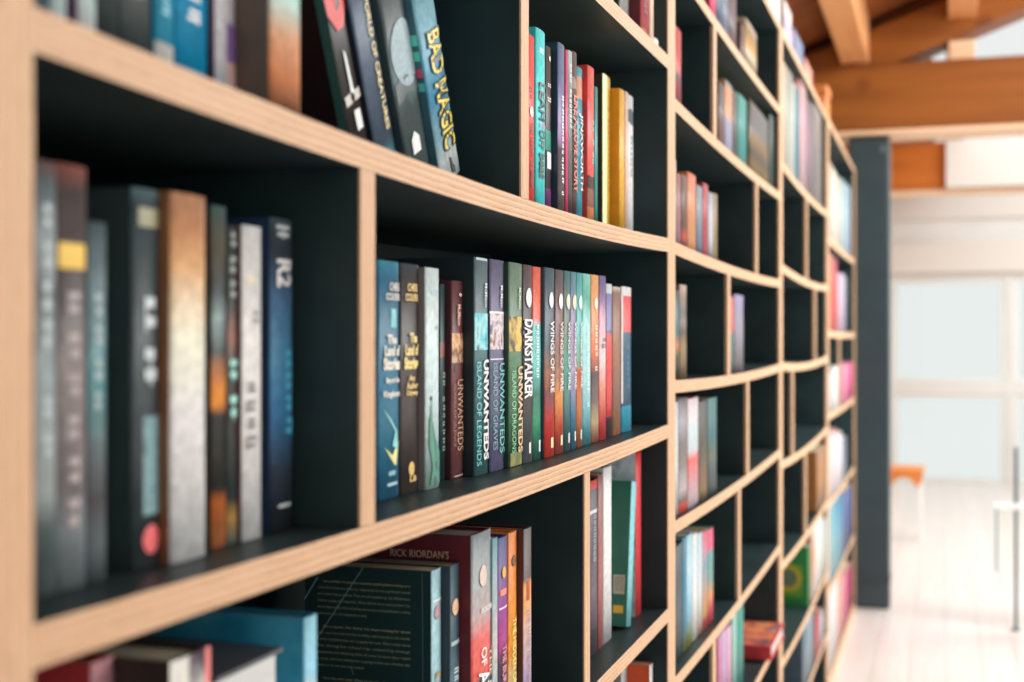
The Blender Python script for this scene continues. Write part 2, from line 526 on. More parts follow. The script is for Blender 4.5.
# ------------------------------------------------------------------ nearest bay, shelf at the top left
g = 'books on the upper left shelf of the nearest bay'
w = row(B1, .341, 1.011, g)
book(w, 51, 67, H=.21, r=.035, cov=(150, 185, 200), st=[(0, (120, 160, 180)), (.9, (190, 215, 222))], smooth=True, label='pale blue book at the far left end of the upper shelf')
book(w, 67, 78, H=.20, cov=(62, 34, 58), label='dark plum book squeezed between two pale blue ones, upper left shelf')
book(w, 78, 97, H=.215, cov=(165, 200, 210), st=[(0, (120, 190, 205)), (.8, (170, 210, 218)), (.93, (215, 228, 230))], smooth=True, label='white-blue book right of the dark plum one on the upper left shelf')
book(w, 97, 119, H=.2, cov=(46, 54, 52), st=[(0, (44, 56, 56)), (.93, (110, 92, 60))], label='charcoal green book with an ochre foot, upper left shelf')
book(w, 119, 153, H=.22, cov=(58, 62, 64), st=[(0, (70, 74, 76)), (.75, (86, 90, 92)), (.88, (60, 70, 70)), (1, (50, 48, 48))], smooth=True, deco=[('g', (120, 125, 128), .45, .82, .3, .75)], label='thick dark grey book left of the teal pair, upper left shelf')
book(w, 155, 175, H=.21, cov=(20, 120, 150), st=[(0, (30, 130, 160)), (.88, (205, 205, 200))], deco=[('g', (110, 180, 200), .4, .84, .3, .7)], label='teal book with a whitish foot, left of the bright blue one')
book(w, 175, 209, H=.21, cov=(0, 120, 160), st=[(0, (0, 128, 170)), (.965, (170, 175, 205))], deco=[('g', (210, 225, 230), .3, .86, .34, .72, .012)], label='bright blue book with chunky white lettering on the upper left shelf')
book(w, 209.5, 215, H=.2, cov=(45, 30, 52), label='thin dark purple book beside the bright blue one')
book(w, 215, 237, H=.205, cov=(190, 190, 205), st=[(0, (205, 205, 218)), (.9, (190, 200, 208))], deco=[('p', (120, 92, 150), .74, .86, .5, 1), ('p', (205, 170, 165), .86, 1, .5, 1), ('g', (120, 100, 160), .3, .72, .2, .7)], label='white book with a purple patch on its spine, upper left shelf')
book(w, 270, 302, H=.15, d=.15, cov=(84, 66, 54), near=(88, 74, 62), st=[(0, (110, 165, 165)), (.5, (140, 180, 172)), (.66, (190, 140, 105)), (.85, (186, 112, 66)), (1, (120, 80, 60))], smooth=True, label='shorter brown book with a turquoise to orange spine that the leaning books rest on')
gap(w)
book(w, 355, 376, H=.215, r=.065, lean=25, cov=(30, 22, 24), near=(38, 22, 24), st=[(0, (40, 14, 16)), (.35, (22, 16, 15)), (.6, (18, 16, 15)), (1, (46, 34, 25))], smooth=True,
     deco=[('np', (56, 96, 92), .0, .008, .02, .21, 'cover_strip'),
           ('v', (184, 42, 38), [(.02, .30), (.5, .36), (.95, .28), (.98, .41), (.7, .48), (.35, .49), (.05, .42)], 'red_flower'),
           ('v', (60, 20, 22), [(.3, .30), (.6, .30), (.7, .40), (.45, .42)], 'flower_dark'),  # darker printed patch inside the flower
           ('v', (200, 206, 206), [(.42, .56), (.52, .58), (.60, .73), (.44, .73)], 'dagger_blade'),
           ('v', (170, 165, 158), [(.12, .735), (.92, .725), (.95, .765), (.15, .775)], 'dagger_guard'),
           ('v', (226, 222, 218), [(.42, .80), (.74, .80), (.76, .88), (.44, .88)], 'dagger_handle')],
     label='black leaning book with a dagger and a coral red flower on the spine')
book(w, 380, 403, H=.22, lean=25, cov=(46, 58, 76), near=(30, 40, 54), st=[(0, (70, 90, 112)), (.5, (62, 80, 102)), (.9, (66, 80, 98)), (1, (80, 150, 160))], smooth=True,
     deco=[('t', 'THE WORLD OF CREATURES', (214, 186, 120), .2, .86, .58, .78, .02)], label='slate blue leaning book with small gold capitals down its spine')
book(w, 410, 436, H=.225, lean=25, cov=(60, 72, 76), near=(48, 62, 66), st=[(0, (96, 112, 116)), (.4, (60, 72, 74)), (.62, (110, 132, 138)), (.72, (60, 74, 76)), (1, (70, 84, 84))], smooth=True, amp=.07, sc=70,
     deco=[('c', (130, 152, 160), .52, .030, .62, (96, 120, 128)), ('v', (206, 214, 214), [(.30, .86), (.45, .83), (.62, .86), (.62, .92), (.30, .92)], 'little_house'),
           ('v', (46, 58, 60), [(.05, .62), (.5, .60), (.95, .63), (.95, .68), (.05, .70)], 'treeline')], label='grey leaning book with a big moon and a small white house')
book(w, 443, 465, H=.22, lean=25, cov=(48, 110, 134), near=(60, 104, 118), st=[(0, (40, 110, 140)), (.25, (120, 170, 185)), (.45, (70, 140, 165)), (.62, (44, 120, 150)), (.8, (130, 170, 185)), (.9, (200, 210, 215)), (1, (150, 165, 172))], smooth=True, amp=.05, sc=60,
     deco=[('t', 'BAD MAGIC', (20, 18, 16), .35, .868, .30, .97, .07), ('t', 'BAD MAGIC', (246, 190, 60), .358, .86, .34, .93, .015),
           ('np', (90, 200, 180), .002, .008, .075, .085, 'cover_strip'), ('np', (90, 200, 180), .002, .008, .090, .099, 'cover_strip'), ('np', (220, 90, 120), .002, .008, .106, .114, 'cover_strip'), ('np', (90, 190, 190), .002, .008, .119, .127, 'cover_strip'),
           ('v', (26, 26, 28), [(.5, .90), (.56, .905), (.62, .94), (.7, .95), (.68, .985), (.6, .965), (.55, .985), (.52, .95)], 'black_figure')], label='blue leaning book lettered in fat yellow capitals with black outlines')

# ------------------------------------------------------------------ nearest bay, upper right compartment
g = 'bright upright books in the upper right compartment'
w = row(B1, .341, 1.011, g)
book(w, 527.5, 535, 35, r=.03, cov=(216, 60, 50), hard=False, deco=[('t', 'THE HAPPY NUMBER', (40, 20, 20), .5, .88, .3, .7), ('c', (235, 225, 220), .44, .006, .5, (235, 225, 220)), ('g', (120, 30, 30), .3, .4, .3, .6)], label='slim red paperback touching the wooden divider')
book(w, 536.5, 546, 30, cov=(72, 206, 208), st=[(0, (76, 212, 216)), (1, (78, 208, 210))], rough=.45,
     deco=[('t', 'LEAH', (12, 16, 20), .29, .50, .25, .88, .03), ('h', 'on the', (200, 90, 160), .5, .54, .25, .9), ('t', 'OFF', (12, 16, 20), .55, .66, .25, .85, .03), ('t', 'beat', (12, 16, 20), .68, .82, .25, .85, .03), ('p', (150, 225, 222), .10, .13, .3, .75)], label='tall turquoise book with black handwritten lettering')
book(w, 546, 552.5, 47, cov=(58, 48, 46), st=[(0, (70, 60, 56)), (.42, (54, 46, 46)), (.5, (46, 140, 122)), (.62, (64, 58, 62)), (.74, (52, 44, 50)), (.84, (120, 60, 120)), (1, (110, 50, 100))], amp=.02, deco=[('g', (205, 195, 190), .22, .36, .2, .8), ('p', (210, 210, 205), .63, .73, .2, .8), ('c', (220, 220, 220), .07, .003, .5, (200, 200, 200))], label='dark book with a green figure and a magenta base right of the turquoise one')
book(w, 558.5, 565.5, 44, cov=(44, 62, 78), near=(36, 54, 70), st=[(0, (86, 110, 140)), (.35, (100, 104, 150)), (.55, (150, 120, 165)), (.62, (70, 55, 70)), (1, (90, 84, 80))], smooth=True, deco=[('g', (226, 220, 224), .3, .92, .4, .75)], label='navy book whose spine fades from blue to lilac')
book(w, 565.5, 568.3, 50, cov=(178, 44, 86), hard=False, label='thin crimson magenta book beside the navy one')
book(w, 568.3, 572.6, 51, cov=(130, 160, 165), st=[(0, (170, 200, 205)), (.3, (110, 120, 124)), (1, (58, 52, 50))], smooth=True, hard=False, deco=[('g', (210, 225, 225), .08, .5, .2, .8, .006)], label='narrow pale blue-grey book with tiny print, left of the red lettered one')
book(w, 572.6, 577.5, 52, cov=(66, 46, 40), st=[(0, (84, 60, 52)), (.16, (150, 140, 132)), (.22, (74, 52, 44)), (1, (56, 44, 38))], deco=[('t', 'LIKE A LOVE STORY', (236, 92, 78), .26, .84, .15, .9, .03)], label='dark brown book with coral red lettering')
book(w, 577.5, 583.5, 68, cov=(40, 134, 150), st=[(0, (60, 150, 165)), (.06, (215, 150, 130)), (.2, (50, 146, 164)), (.95, (60, 150, 170))], deco=[('t', 'JINXWORTH', (214, 236, 236), .3, .8, .2, .85, .02)], label='teal blue book with white lettering, left of the coral red one')
book(w, 588, 595, 67, cov=(206, 64, 62), near=(200, 58, 54), st=[(0, (228, 80, 76)), (.66, (232, 84, 78)), (.7, (70, 46, 42)), (.78, (140, 90, 74)), (.9, (220, 130, 80))], amp=.02, deco=[('g', (120, 190, 180), .34, .64, .55, .9)], label='coral red book with dark figures at the foot of its spine')
book(w, 595, 598.3, 87, cov=(30, 120, 116), label='thin dark teal book standing right of the coral red one')
gap(w)
book(w, 603.5, 611, 76, r=.05, near=(60, 52, 40), cov=(222, 170, 60), st=[(0, (228, 172, 56)), (1, (222, 164, 46))], deco=[('p', (238, 216, 150), 0, 1, 0, .42), ('g', (160, 110, 30), .2, .8, .55, .8)], label='yellow book with a pale stripe standing apart at the gap')
book(w, 620, 625.5, 90, cov=(206, 140, 34), near=(206, 138, 30), st=[(0, (226, 160, 50)), (1, (220, 150, 40))], label='golden yellow book with its broad front cover showing')
book(w, 625.5, 628.6, 92, cov=(190, 160, 150), hard=False, label='thin greyish pink book between golden and white ones')
book(w, 628.6, 634, 96, cov=(196, 200, 200), st=[(0, (190, 196, 198)), (.1, (60, 76, 90)), (.2, (205, 208, 208)), (1, (180, 184, 184))], deco=[('g', (80, 96, 110), .25, .6, .3, .7)], label='white book at the right end of the bright row')

g = 'books on the highest visible shelf of the nearest bay'
w = row(B1, 1.011, 1.69, g)
w['ceil'] = lambda y: zk(TOPK) - .012
book(w, 606, 615, H=.2, r=.03, cov=(40, 42, 42), st=[(0, (48, 50, 50)), (1, (42, 44, 44))], deco=[('g', (215, 215, 210), .3, .95, .2, .8, .012)], label='black book with white lettering, first on the highest visible shelf')
book(w, 620, 630, H=.2, cov=(74, 82, 80), near=(40, 56, 54), st=[(0, (150, 152, 150)), (1, (168, 160, 155))], label='grey white book left of the maroon one on the highest shelf')
book(w, 641, 650, H=.205, cov=(96, 30, 42), near=(92, 26, 38), st=[(0, (150, 40, 50)), (.86, (158, 50, 56)), (.95, (196, 120, 100))], deco=[('g', (110, 30, 44), .3, .9, .3, .7)], label='maroon book with its front cover showing on the highest shelf')
book(w, 650.5, 654.5, H=.18, cov=(206, 180, 160), label='cream book right of the maroon one on the highest shelf')
book(w, 654.5, 659, 39, cov=(206, 196, 186), hard=False, label='very small white book at the right end of the highest shelf')

# ------------------------------------------------------------------ nearest bay, middle row, left compartment
g = 'out of focus books in the nearest middle compartment'
w = row(B1, -.341, .341, g)
book(w, 36, 57, 161, r=.04, cov=(90, 96, 98), st=[(0, (110, 80, 74)), (.05, (96, 108, 112)), (.2, (150, 162, 166)), (.3, (90, 100, 104)), (.5, (130, 145, 148)), (.75, (150, 160, 160)), (.85, (92, 106, 106)), (1, (84, 96, 98))], smooth=True, amp=.05, sc=30, deco=[('g', (165, 178, 180), .1, .8, .3, .7, .02)], label='grey white book against the leftmost plywood upright')
book(w, 57, 88, 165, cov=(78, 72, 70), st=[(0, (140, 84, 76)), (.06, (82, 72, 70)), (.3, (72, 66, 66)), (.5, (120, 112, 112)), (.75, (110, 106, 108)), (.86, (140, 148, 152)), (1, (100, 108, 112))], smooth=True, amp=.05, sc=30,
     deco=[('p', (226, 170, 62), .185, .245, .06, .94), ('g', (150, 140, 140), .3, .9, .3, .75, .022)], label='dark grey book with a yellow badge on its spine')
book(w, 88, 107, 222, cov=(80, 104, 108), st=[(0, (70, 84, 88)), (.15, (110, 130, 136)), (.45, (60, 122, 128)), (.6, (90, 110, 112)), (.75, (80, 76, 80)), (.9, (120, 130, 134)), (1, (60, 66, 68))], smooth=True, amp=.06, sc=30, deco=[('g', (150, 165, 168), .2, .6, .3, .7, .018)], label='grey teal book just left of the dark gap')
gap(w)
book(w, 133, 161, 189, r=.042, cov=(48, 58, 60), st=[(0, (88, 108, 114)), (.05, (62, 76, 80)), (.3, (56, 68, 72)), (1, (52, 60, 62))], smooth=True,
     deco=[('p', (130, 128, 100), .05, .1, .2, .95), ('g', (176, 188, 192), .15, .58, .38, .85, .03), ('p', [(84, 116, 122), (112, 146, 152), (70, 98, 104)], .60, .86, .35, .95, 120), ('c', (232, 96, 100), .925, .0085, .62, (232, 96, 100))], label='slate book with white lettering and a coral dot at its foot')
book(w, 171, 207, 194, cov=(150, 104, 70), near=(130, 88, 58), st=[(0, (176, 128, 98)), (.1, (190, 136, 98)), (.2, (216, 164, 116)), (.4, (236, 212, 188)), (.6, (236, 228, 214)), (1, (228, 222, 212))], smooth=True, label='thick cream book fading to tan at the top of its spine')
book(w, 212, 227, 206, r=.046, cov=(50, 56, 54), st=[(0, (70, 96, 96)), (.1, (90, 84, 70)), (.25, (48, 58, 58)), (.33, (110, 134, 132)), (.42, (44, 54, 54)), (.52, (196, 120, 48)), (.58, (214, 132, 44)), (.62, (36, 42, 42)), (.82, (44, 44, 42)), (.86, (190, 106, 50)), (1, (180, 110, 70))], smooth=True, amp=.03, sc=40, label='dark book with orange patches right of the thick cream one')
book(w, 227, 238, 226, cov=(44, 48, 48), st=[(0, (60, 66, 64)), (.25, (52, 54, 52)), (.35, (120, 70, 50)), (.42, (60, 56, 50)), (.85, (50, 60, 62)), (.92, (206, 160, 90)), (1, (70, 110, 112))], smooth=True, deco=[('g', (150, 206, 196), .42, .72, .2, .9, .024), ('g', (120, 130, 126), .02, .3, .2, .8, .016)], label='black book with mint green lettering')
book(w, 242, 262, 226, cov=(110, 80, 88), near=(92, 62, 70), st=[(0, (214, 212, 208)), (1, (206, 206, 206))], hard=True, bul=.001, deco=[('g', (140, 138, 144), .27, .4, .5, .85, .014), ('g', (110, 100, 110), .5, .74, .2, .7, .012), ('p', (226, 190, 160), .165, .18, .2, .6)], label='thin white book in the left middle compartment')
gap(w)
book(w, 271.5, 294, 219, r=.045, cov=(34, 60, 88), st=[(0, (70, 84, 90)), (.1, (52, 62, 68)), (.25, (70, 106, 140)), (.45, (64, 124, 158)), (.62, (52, 108, 152)), (.8, (50, 62, 76)), (1, (38, 42, 46))], smooth=True,
     deco=[('g', (170, 180, 184), .02, .12, .2, .8, .012), ('t', 'R2', (214, 224, 228), .13, .22, .2, .8, .03), ('g', (70, 160, 190), .35, .72, .6, .95, .016), ('p', (190, 200, 202), .915, .925, .3, .85)], label='blue book standing alone right of the white one')

# ------------------------------------------------------------------ nearest bay, middle row, right compartment (in focus)
g = 'sharp focused books in the long middle compartment'
w = row(B1, -.341, .341, g)
ART = {}
book(w, 378.5, 400, 261, r=.052, cov=(36, 92, 120), st=[(0, (60, 130, 155)), (.08, (36, 96, 124)), (.25, (30, 96, 126)), (.5, (34, 104, 134)), (.75, (40, 110, 138)), (1, (40, 98, 130))], smooth=True,
     deco=[('h', 'CHRIS', (214, 202, 190), .09, .125, .45, .95, .02), ('h', 'COLFER', (214, 202, 190), .135, .165, .3, .98, .02),
           ('p', [(150, 205, 200), (70, 150, 170)], .2, .28, .55, .85, 90),
           ('h', 'The', (226, 204, 190), .31, .35, .35, .8, .04), ('h', 'Land of', (226, 204, 190), .355, .40, .25, .98, .04), ('h', 'Stories', (226, 204, 190), .405, .46, .2, .98, .05),
           ('h', 'Beyond the', (216, 206, 200), .49, .52, .3, .95, .03), ('h', 'Kingdoms', (216, 206, 200), .545, .58, .2, .98, .03),
           ('v', (120, 190, 190), [(.2, .62), (.5, .66), (.85, .72), (.9, .80), (.6, .78), (.75, .72)], 'swoosh'), ('v', (228, 206, 130), [(.25, .78), (.6, .82), (.95, .76), (.8, .86), (.72, .865)], 'swoosh'),
           ('p', (120, 160, 172), .885, .905, .45, .8), ('p', (150, 185, 196), .935, .948, .4, .9)], label='blue book with pale lettering right beside the wooden divider')
book(w, 400.5, 420, 264, cov=(46, 42, 42), st=[(0, (58, 66, 70)), (.06, (56, 50, 50)), (1, (66, 60, 58))], smooth=True,
     deco=[('h', 'CHRIS', (226, 180, 110), .085, .12, .3, .8, .03), ('h', 'COLFER', (226, 180, 110), .13, .162, .2, .85, .03),
           ('h', 'The', (236, 190, 120), .30, .345, .4, .8, .05), ('h', 'Land of', (236, 190, 120), .35, .40, .2, .88, .05), ('h', 'Stories', (236, 190, 120), .405, .46, .15, .85, .06),
           ('h', 'An', (226, 180, 110), .485, .51, .35, .65, .03), ('h', 'Author', (226, 180, 110), .515, .545, .25, .85, .03), ('h', 'Odyssey', (226, 180, 110), .55, .58, .25, .85, .03),
           ('c', (236, 190, 110), .895, .0065, .52, (200, 150, 80)), ('h', 'LB', (226, 180, 110), .925, .95, .4, .75, .03)], label='black book with golden lettering')
book(w, 426, 440, 268, cov=(150, 146, 146), near=(128, 120, 120), st=[(0, (196, 214, 220)), (.3, (190, 210, 218)), (.6, (186, 208, 212)), (1, (150, 180, 172))], smooth=True,
     deco=[('g', (150, 175, 185), .1, .2, .3, .85), ('v', (60, 80, 84), [(.55, .23), (.66, .27), (.8, .255), (.68, .285)], 'bird'),
           ('v', (66, 128, 110), [(.22, .68), (.3, .66), (.32, .60), (.36, .60), (.38, .68), (.55, .76), (.8, .80), (1, .84), (1, .985), (.25, .985), (.4, .9), (.2, .8)], 'green_island'),
           ('c', (60, 80, 80), .59, .0022, .34, (60, 80, 80)), ('p', (60, 84, 76), .88, .99, .45, 1)], label='pale sky blue book with a green island drawing')
book(w, 440.5, 446, 284, r=.062, cov=(36, 56, 60), st=[(0, (40, 64, 68)), (.3, (120, 70, 66)), (.37, (34, 56, 60)), (1, (38, 66, 62))], deco=[('g', (110, 140, 130), .45, .9, .3, .8)], label='dark green sliver of a book pushed back between pale blue and maroon ones')
AU1 = art([(170, 116, 84), (206, 170, 130), (110, 60, 44), (206, 184, 150)], 55, seed=3)
AU2 = art([(30, 110, 130), (90, 176, 186), (150, 200, 204), (44, 74, 92)], 45, seed=5)
AU3 = art([(44, 44, 66), (120, 106, 130), (200, 192, 196), (130, 84, 60), (50, 50, 74)], 50, seed=8)
AU4 = art([(200, 150, 60), (214, 176, 90), (66, 68, 56), (46, 54, 54)], 45, seed=11)
book(w, 452, 464.3, 281, cov=(70, 30, 38), near=(64, 28, 34), st=[(0, (92, 44, 50)), (.5, (100, 54, 56)), (1, (118, 74, 76))], smooth=True,
     deco=[('h', '*', (216, 196, 186), .06, .08, .45, .7), ('t', 'McMann', (206, 166, 150), .12, .225, .35, .6, .01), ('p', AU1, .265, .415, .05, .97),
           ('t', 'UNWANTEDS', (176, 140, 110), .50, .86, .35, .85, .0), ('t', 'ISLAND OF SILENCE', (130, 92, 84), .52, .84, .1, .26, .0), ('p', (70, 40, 42), .425, .46, .2, .5), ('p', (190, 180, 178), .985, .99, .2, 1)], label='maroon book with a tan picture square, shorter than its neighbours')
book(w, 475, 489, 258, cov=(36, 62, 66), near=(24, 40, 44), st=[(0, (92, 108, 114)), (.2, (84, 104, 110)), (.4, (60, 100, 106)), (.7, (46, 94, 98)), (1, (60, 104, 106))], smooth=True,
     deco=[('p', (150, 166, 168), 0, .012, .1, .9), ('t', 'McMann', (190, 200, 200), .115, .225, .6, .82, .01), ('p', AU2, .255, .425, .03, .97),
           ('t', 'UNWANTEDS', (226, 232, 228), .47, .935, .52, .97, .04), ('t', 'ISLAND OF LEGENDS', (110, 190, 196), .48, .955, .1, .36, .0)], label='grey teal book with an aqua picture square and white lettering')
book(w, 490.5, 505, 260, cov=(60, 58, 86), near=(44, 44, 62), st=[(0, (96, 92, 118)), (.3, (98, 92, 124)), (.52, (92, 96, 124)), (.75, (84, 100, 124)), (1, (112, 104, 140))], smooth=True,
     deco=[('t', 'McMann', (196, 196, 206), .12, .225, .6, .8, .01), ('p', (226, 222, 226), .245, .255, 0, 1), ('p', AU3, .255, .425, .03, .97), ('p', (196, 192, 206), .468, .474, .05, .98),
           ('t', 'UNWANTEDS', (96, 176, 168), .49, .92, .55, .95, .01), ('t', 'ISLAND OF GRAVES', (110, 150, 160), .49, .9, .15, .4, .0)], label='violet book with a dark and white picture square')
book(w, 509.5, 523, 263, cov=(46, 74, 58), near=(40, 62, 50), st=[(0, (100, 124, 104)), (.25, (92, 120, 98)), (.5, (76, 118, 88)), (.85, (70, 112, 82)), (.95, (60, 100, 70)), (1, (100, 110, 70))], smooth=True,
     deco=[('t', 'McMann', (176, 196, 166), .12, .225, .6, .8, .01), ('p', AU4, .265, .435, .03, .97),
           ('t', 'UNWANTEDS', (236, 170, 130), .51, .935, .55, .97, .03), ('t', 'ISLAND OF DRAGONS', (130, 190, 150), .53, .93, .15, .4, .0), ('p', [(150, 140, 70), (60, 90, 60)], .93, .995, .1, .98)], label='green book with a yellow picture square')
book(w, 523.3, 533, 265, cov=(52, 46, 50), st=[(0, (86, 60, 62)), (.12, (70, 54, 56)), (.3, (54, 48, 50)), (.7, (52, 52, 56)), (.85, (70, 80, 82)), (1, (90, 100, 100))], smooth=True,
     deco=[('c', (206, 216, 216), .165, .011, .55, (170, 190, 194)), ('t', 'DARKSTALKER', (240, 240, 236), .275, .675, .08, .92, .035), ('p', (206, 206, 200), .9, .955, .55, .8), ('g', (190, 180, 176), .05, .062, .1, .9)], label='black book with bold white capitals and a round white seal')
book(w, 533.3, 542, 267, cov=(196, 90, 62), st=[(0, (226, 92, 66)), (.27, (224, 84, 60)), (.31, (90, 176, 176)), (.5, (110, 196, 190)), (.66, (40, 110, 96)), (.8, (70, 160, 120)), (1, (40, 96, 90))], smooth=True, amp=.02,
     deco=[('g', (210, 226, 224), .3, .6, .3, .6, .007), ('p', (226, 226, 220), .9, .96, .6, .85)], label='book with an orange red top and turquoise lower spine')
wf = [(545, 555.3, 268, [(0, (50, 72, 84)), (.4, (64, 84, 96)), (.58, (150, 96, 70)), (.68, (110, 50, 60)), (.8, (190, 50, 50)), (1, (206, 66, 50))], 'dark blue book fading to deep red, left of the orange glowing one'),
      (555.6, 564.3, 270, [(0, (70, 56, 58)), (.3, (110, 74, 70)), (.55, (150, 110, 96)), (.7, (236, 140, 70)), (.85, (196, 80, 56)), (1, (150, 70, 60))], 'brownish book glowing orange in its lower half'),
      (564.5, 571, 271, [(0, (50, 96, 100)), (.3, (90, 100, 90)), (.5, (80, 150, 136)), (.8, (60, 110, 116)), (1, (56, 90, 90))], 'dark green teal book right of the orange glowing one'),
      (571.2, 577, 272, [(0, (60, 124, 134)), (.3, (130, 110, 150)), (.55, (160, 150, 176)), (.8, (70, 120, 150)), (1, (60, 100, 120))], 'blue lilac book among the thin row with round seals'),
      (577.2, 583, 273, [(0, (64, 146, 146)), (.35, (90, 176, 170)), (.52, (120, 150, 130)), (.56, (176, 80, 50)), (.8, (200, 120, 70)), (1, (150, 84, 60))], 'teal book turning rust red halfway down its spine')]
for i, (a, b_, v, st, lb) in enumerate(wf):
    book(w, a, b_, v, cov=st[0][1], st=st, smooth=True, amp=.03,
         deco=[('c', (214, 218, 214) if i < 2 else [(220, 190, 160), (226, 196, 150), (170, 214, 206)][i - 2], .17, .0095, .58, (190, 200, 200)), ('t', 'WINGS OF FIRE', (214, 222, 222) if i != 1 else (206, 196, 190), .28, .66, .42, .85, .015), ('p', (232, 190, 150) if i < 2 else (206, 214, 208), .9, .955, .55, .85), ('g', (196, 190, 180), .05, .06, .2, .9)], label=lb)
book(w, 583.3, 591.5, 274, cov=(150, 200, 200), st=[(0, (120, 190, 180)), (.15, (60, 150, 130)), (.3, (140, 200, 200)), (.6, (160, 206, 212)), (.85, (110, 180, 196)), (1, (60, 120, 136))], smooth=True, amp=.05, deco=[('g', (196, 226, 226), .3, .8, .4, .7, .009)], label='pale aqua book right of the rust red and teal one')
book(w, 591.8, 599.5, 275, cov=(190, 110, 60), st=[(0, (216, 150, 84)), (.15, (214, 140, 80)), (.45, (224, 110, 70)), (.6, (70, 60, 64)), (.75, (110, 96, 96)), (.88, (230, 190, 150)), (1, (150, 80, 60))], smooth=True, amp=.03, deco=[('c', (232, 214, 196), .17, .008, .5, (220, 200, 190)), ('g', (236, 214, 190), .3, .6, .4, .7, .009)], label='orange book with a dark grey band low on the spine')
book(w, 599.8, 606.8, 276, cov=(110, 70, 110), st=[(0, (86, 74, 120)), (.15, (120, 84, 130)), (.25, (190, 140, 160)), (.5, (226, 190, 190)), (.7, (236, 130, 110)), (.9, (216, 70, 70)), (1, (190, 56, 60))], smooth=True, amp=.03, deco=[('g', (70, 60, 90), .38, .46, .3, .9, .008)], label='purple topped book fading through pink to red')
book(w, 607, 613, 284, cov=(120, 120, 150), st=[(0, (190, 196, 206)), (.06, (110, 110, 160)), (.3, (84, 80, 130)), (.32, (206, 66, 66)), (.82, (190, 60, 60)), (.86, (70, 56, 60)), (1, (60, 50, 54))], amp=.015, label='book with a lavender top and long red middle')
book(w, 613.3, 621.5, 287, cov=(120, 84, 66), st=[(0, (196, 180, 166)), (.04, (126, 90, 70)), (.5, (140, 96, 74)), (.75, (120, 90, 76)), (1, (170, 120, 90))], smooth=True, label='plain brown book second from the right end')
book(w, 622, 632, 287, cov=(30, 84, 110), st=[(0, (214, 206, 204)), (.06, (220, 70, 74)), (.31, (36, 80, 106)), (.82, (60, 160, 190)), (1, (60, 160, 190))], amp=.006, deco=[('p', (190, 180, 180), .06, .8, 0, .12), ('g', (60, 110, 130), .4, .75, .4, .7)], label='book in red, navy and cyan blocks at the right end of the middle row')

# ------------------------------------------------------------------ nearest bay, lower row, left compartment
g = 'books in the lower left compartment below the thick plywood shelf'
w = row(B1, -1.015, -.341, g)
book(w, 92, 115, 656, r=.07, cov=(196, 60, 66), near=(206, 66, 70), st=[(0, (222, 150, 156)), (1, (214, 170, 172))], smooth=True, mid_u=112, label='red book with a pink spine at the bottom left corner')
book(w, 171, 212, 645, cov=(60, 48, 44), near=(56, 44, 40), st=[(0, (80, 60, 76)), (.1, (206, 206, 192)), (.2, (190, 200, 180)), (.5, (206, 206, 196)), (1, (170, 170, 160))], smooth=True, amp=.12, sc=40, mid_u=213, deco=[('p', (206, 110, 110), 0, .1, .84, 1), ('p', [(80, 56, 90), (206, 206, 196), (150, 120, 150)], 0, .5, 0, .4, 50)], label='dark brown book with a flowery cream and purple spine')
stack_y = (max(w['prev'] + .002, Yat(217, .045)), Yat(283, .045))
gap(w)
book(w, 305, 318, 613, r=.04, cov=(36, 116, 144), near=art([(20, 90, 116), (40, 130, 160), (70, 150, 176), (16, 66, 90)], 14, seed=4), st=[(0, (140, 196, 216)), (.2, (120, 186, 210)), (.3, (206, 190, 180)), (.6, (150, 196, 210)), (1, (120, 170, 190))], smooth=True, mid_u=318, d=.15, label='blue book with a light blue spine left of the dark green printed cover')
gap(w)
TX = (150, 150, 118)
lines = ['has a problem. He does not remember anything before waking up in', 'a bus full of kids on a field trip. Apparently he has a girlfriend named', 'and a best friend named. They are all students at the Wilderness', 'School, a place for bad kids. What did he do to end up here? He', 'has no idea, except that everything seems very wrong and knows nothing', 'about how any of it happened or why.', '',
         'has a secret. Her father has been missing for three', 'days, ever since she had that terrifying nightmare about his trouble', 'and her boyfriend does not recognize her now. When a freak storm', 'hits during the school trip, unleashing strange', 'creatures and whisking them all away to some place called', 'a camp, she has a feeling she is going to find out, whether she', 'wants to or not, very soon indeed.', '',
         'has a way with tools. When he sees his cabin at Camp Half-', 'filled with power tools, he feels right at home', 'there. But there is weird stuff too, like everyone talking about, and', 'this curse and some camper who has gone missing. Weirdest of all', 'his bunkmates insist that each of them is related to somebody', 'from long ago and does anything to do with this', 'turn out to be true, or the other way around, shocking']
dec = []
zz = .014
for i, s in enumerate(lines):
    if s:
        short = len(s) < 40
        dec.append(('nt', s, TX if i not in (0, 7, 15) else (176, 166, 120), .118 if i not in (0, 7, 15) else .112, .022 if not short else .022 + .094 * (1 - len(s) / 68), zz, zz + .0032))
    zz += .0062
dec += [('nl', (120, 140, 138), (.070, .0), (.118, .070), .0004), ('nl', (130, 150, 150), (.118, .012), (.132, .034), .0005), ('nl', (90, 110, 106), (.0095, .002), (.0085, .19), .0003), ('nl', (110, 126, 120), (.083, .095), (.080, .103), .0004)]
book(w, 432, 442, 569, r=.052, cov=(28, 48, 46), near=(24, 44, 42), st=[(0, (150, 190, 200)), (1, (140, 186, 192))], hard=False, mid_u=437, d=.132, pages=(190, 166, 138),
     deco=dec + [('c', (190, 150, 160), .2, .007, .5, (120, 110, 120)), ('t', 'LOST HERO', (150, 130, 80), .48, 1.0, .3, .75, .05), ('p', (205, 225, 228), .14, .15, .1, .95)], label='paperback showing its dark green back cover full of small print')
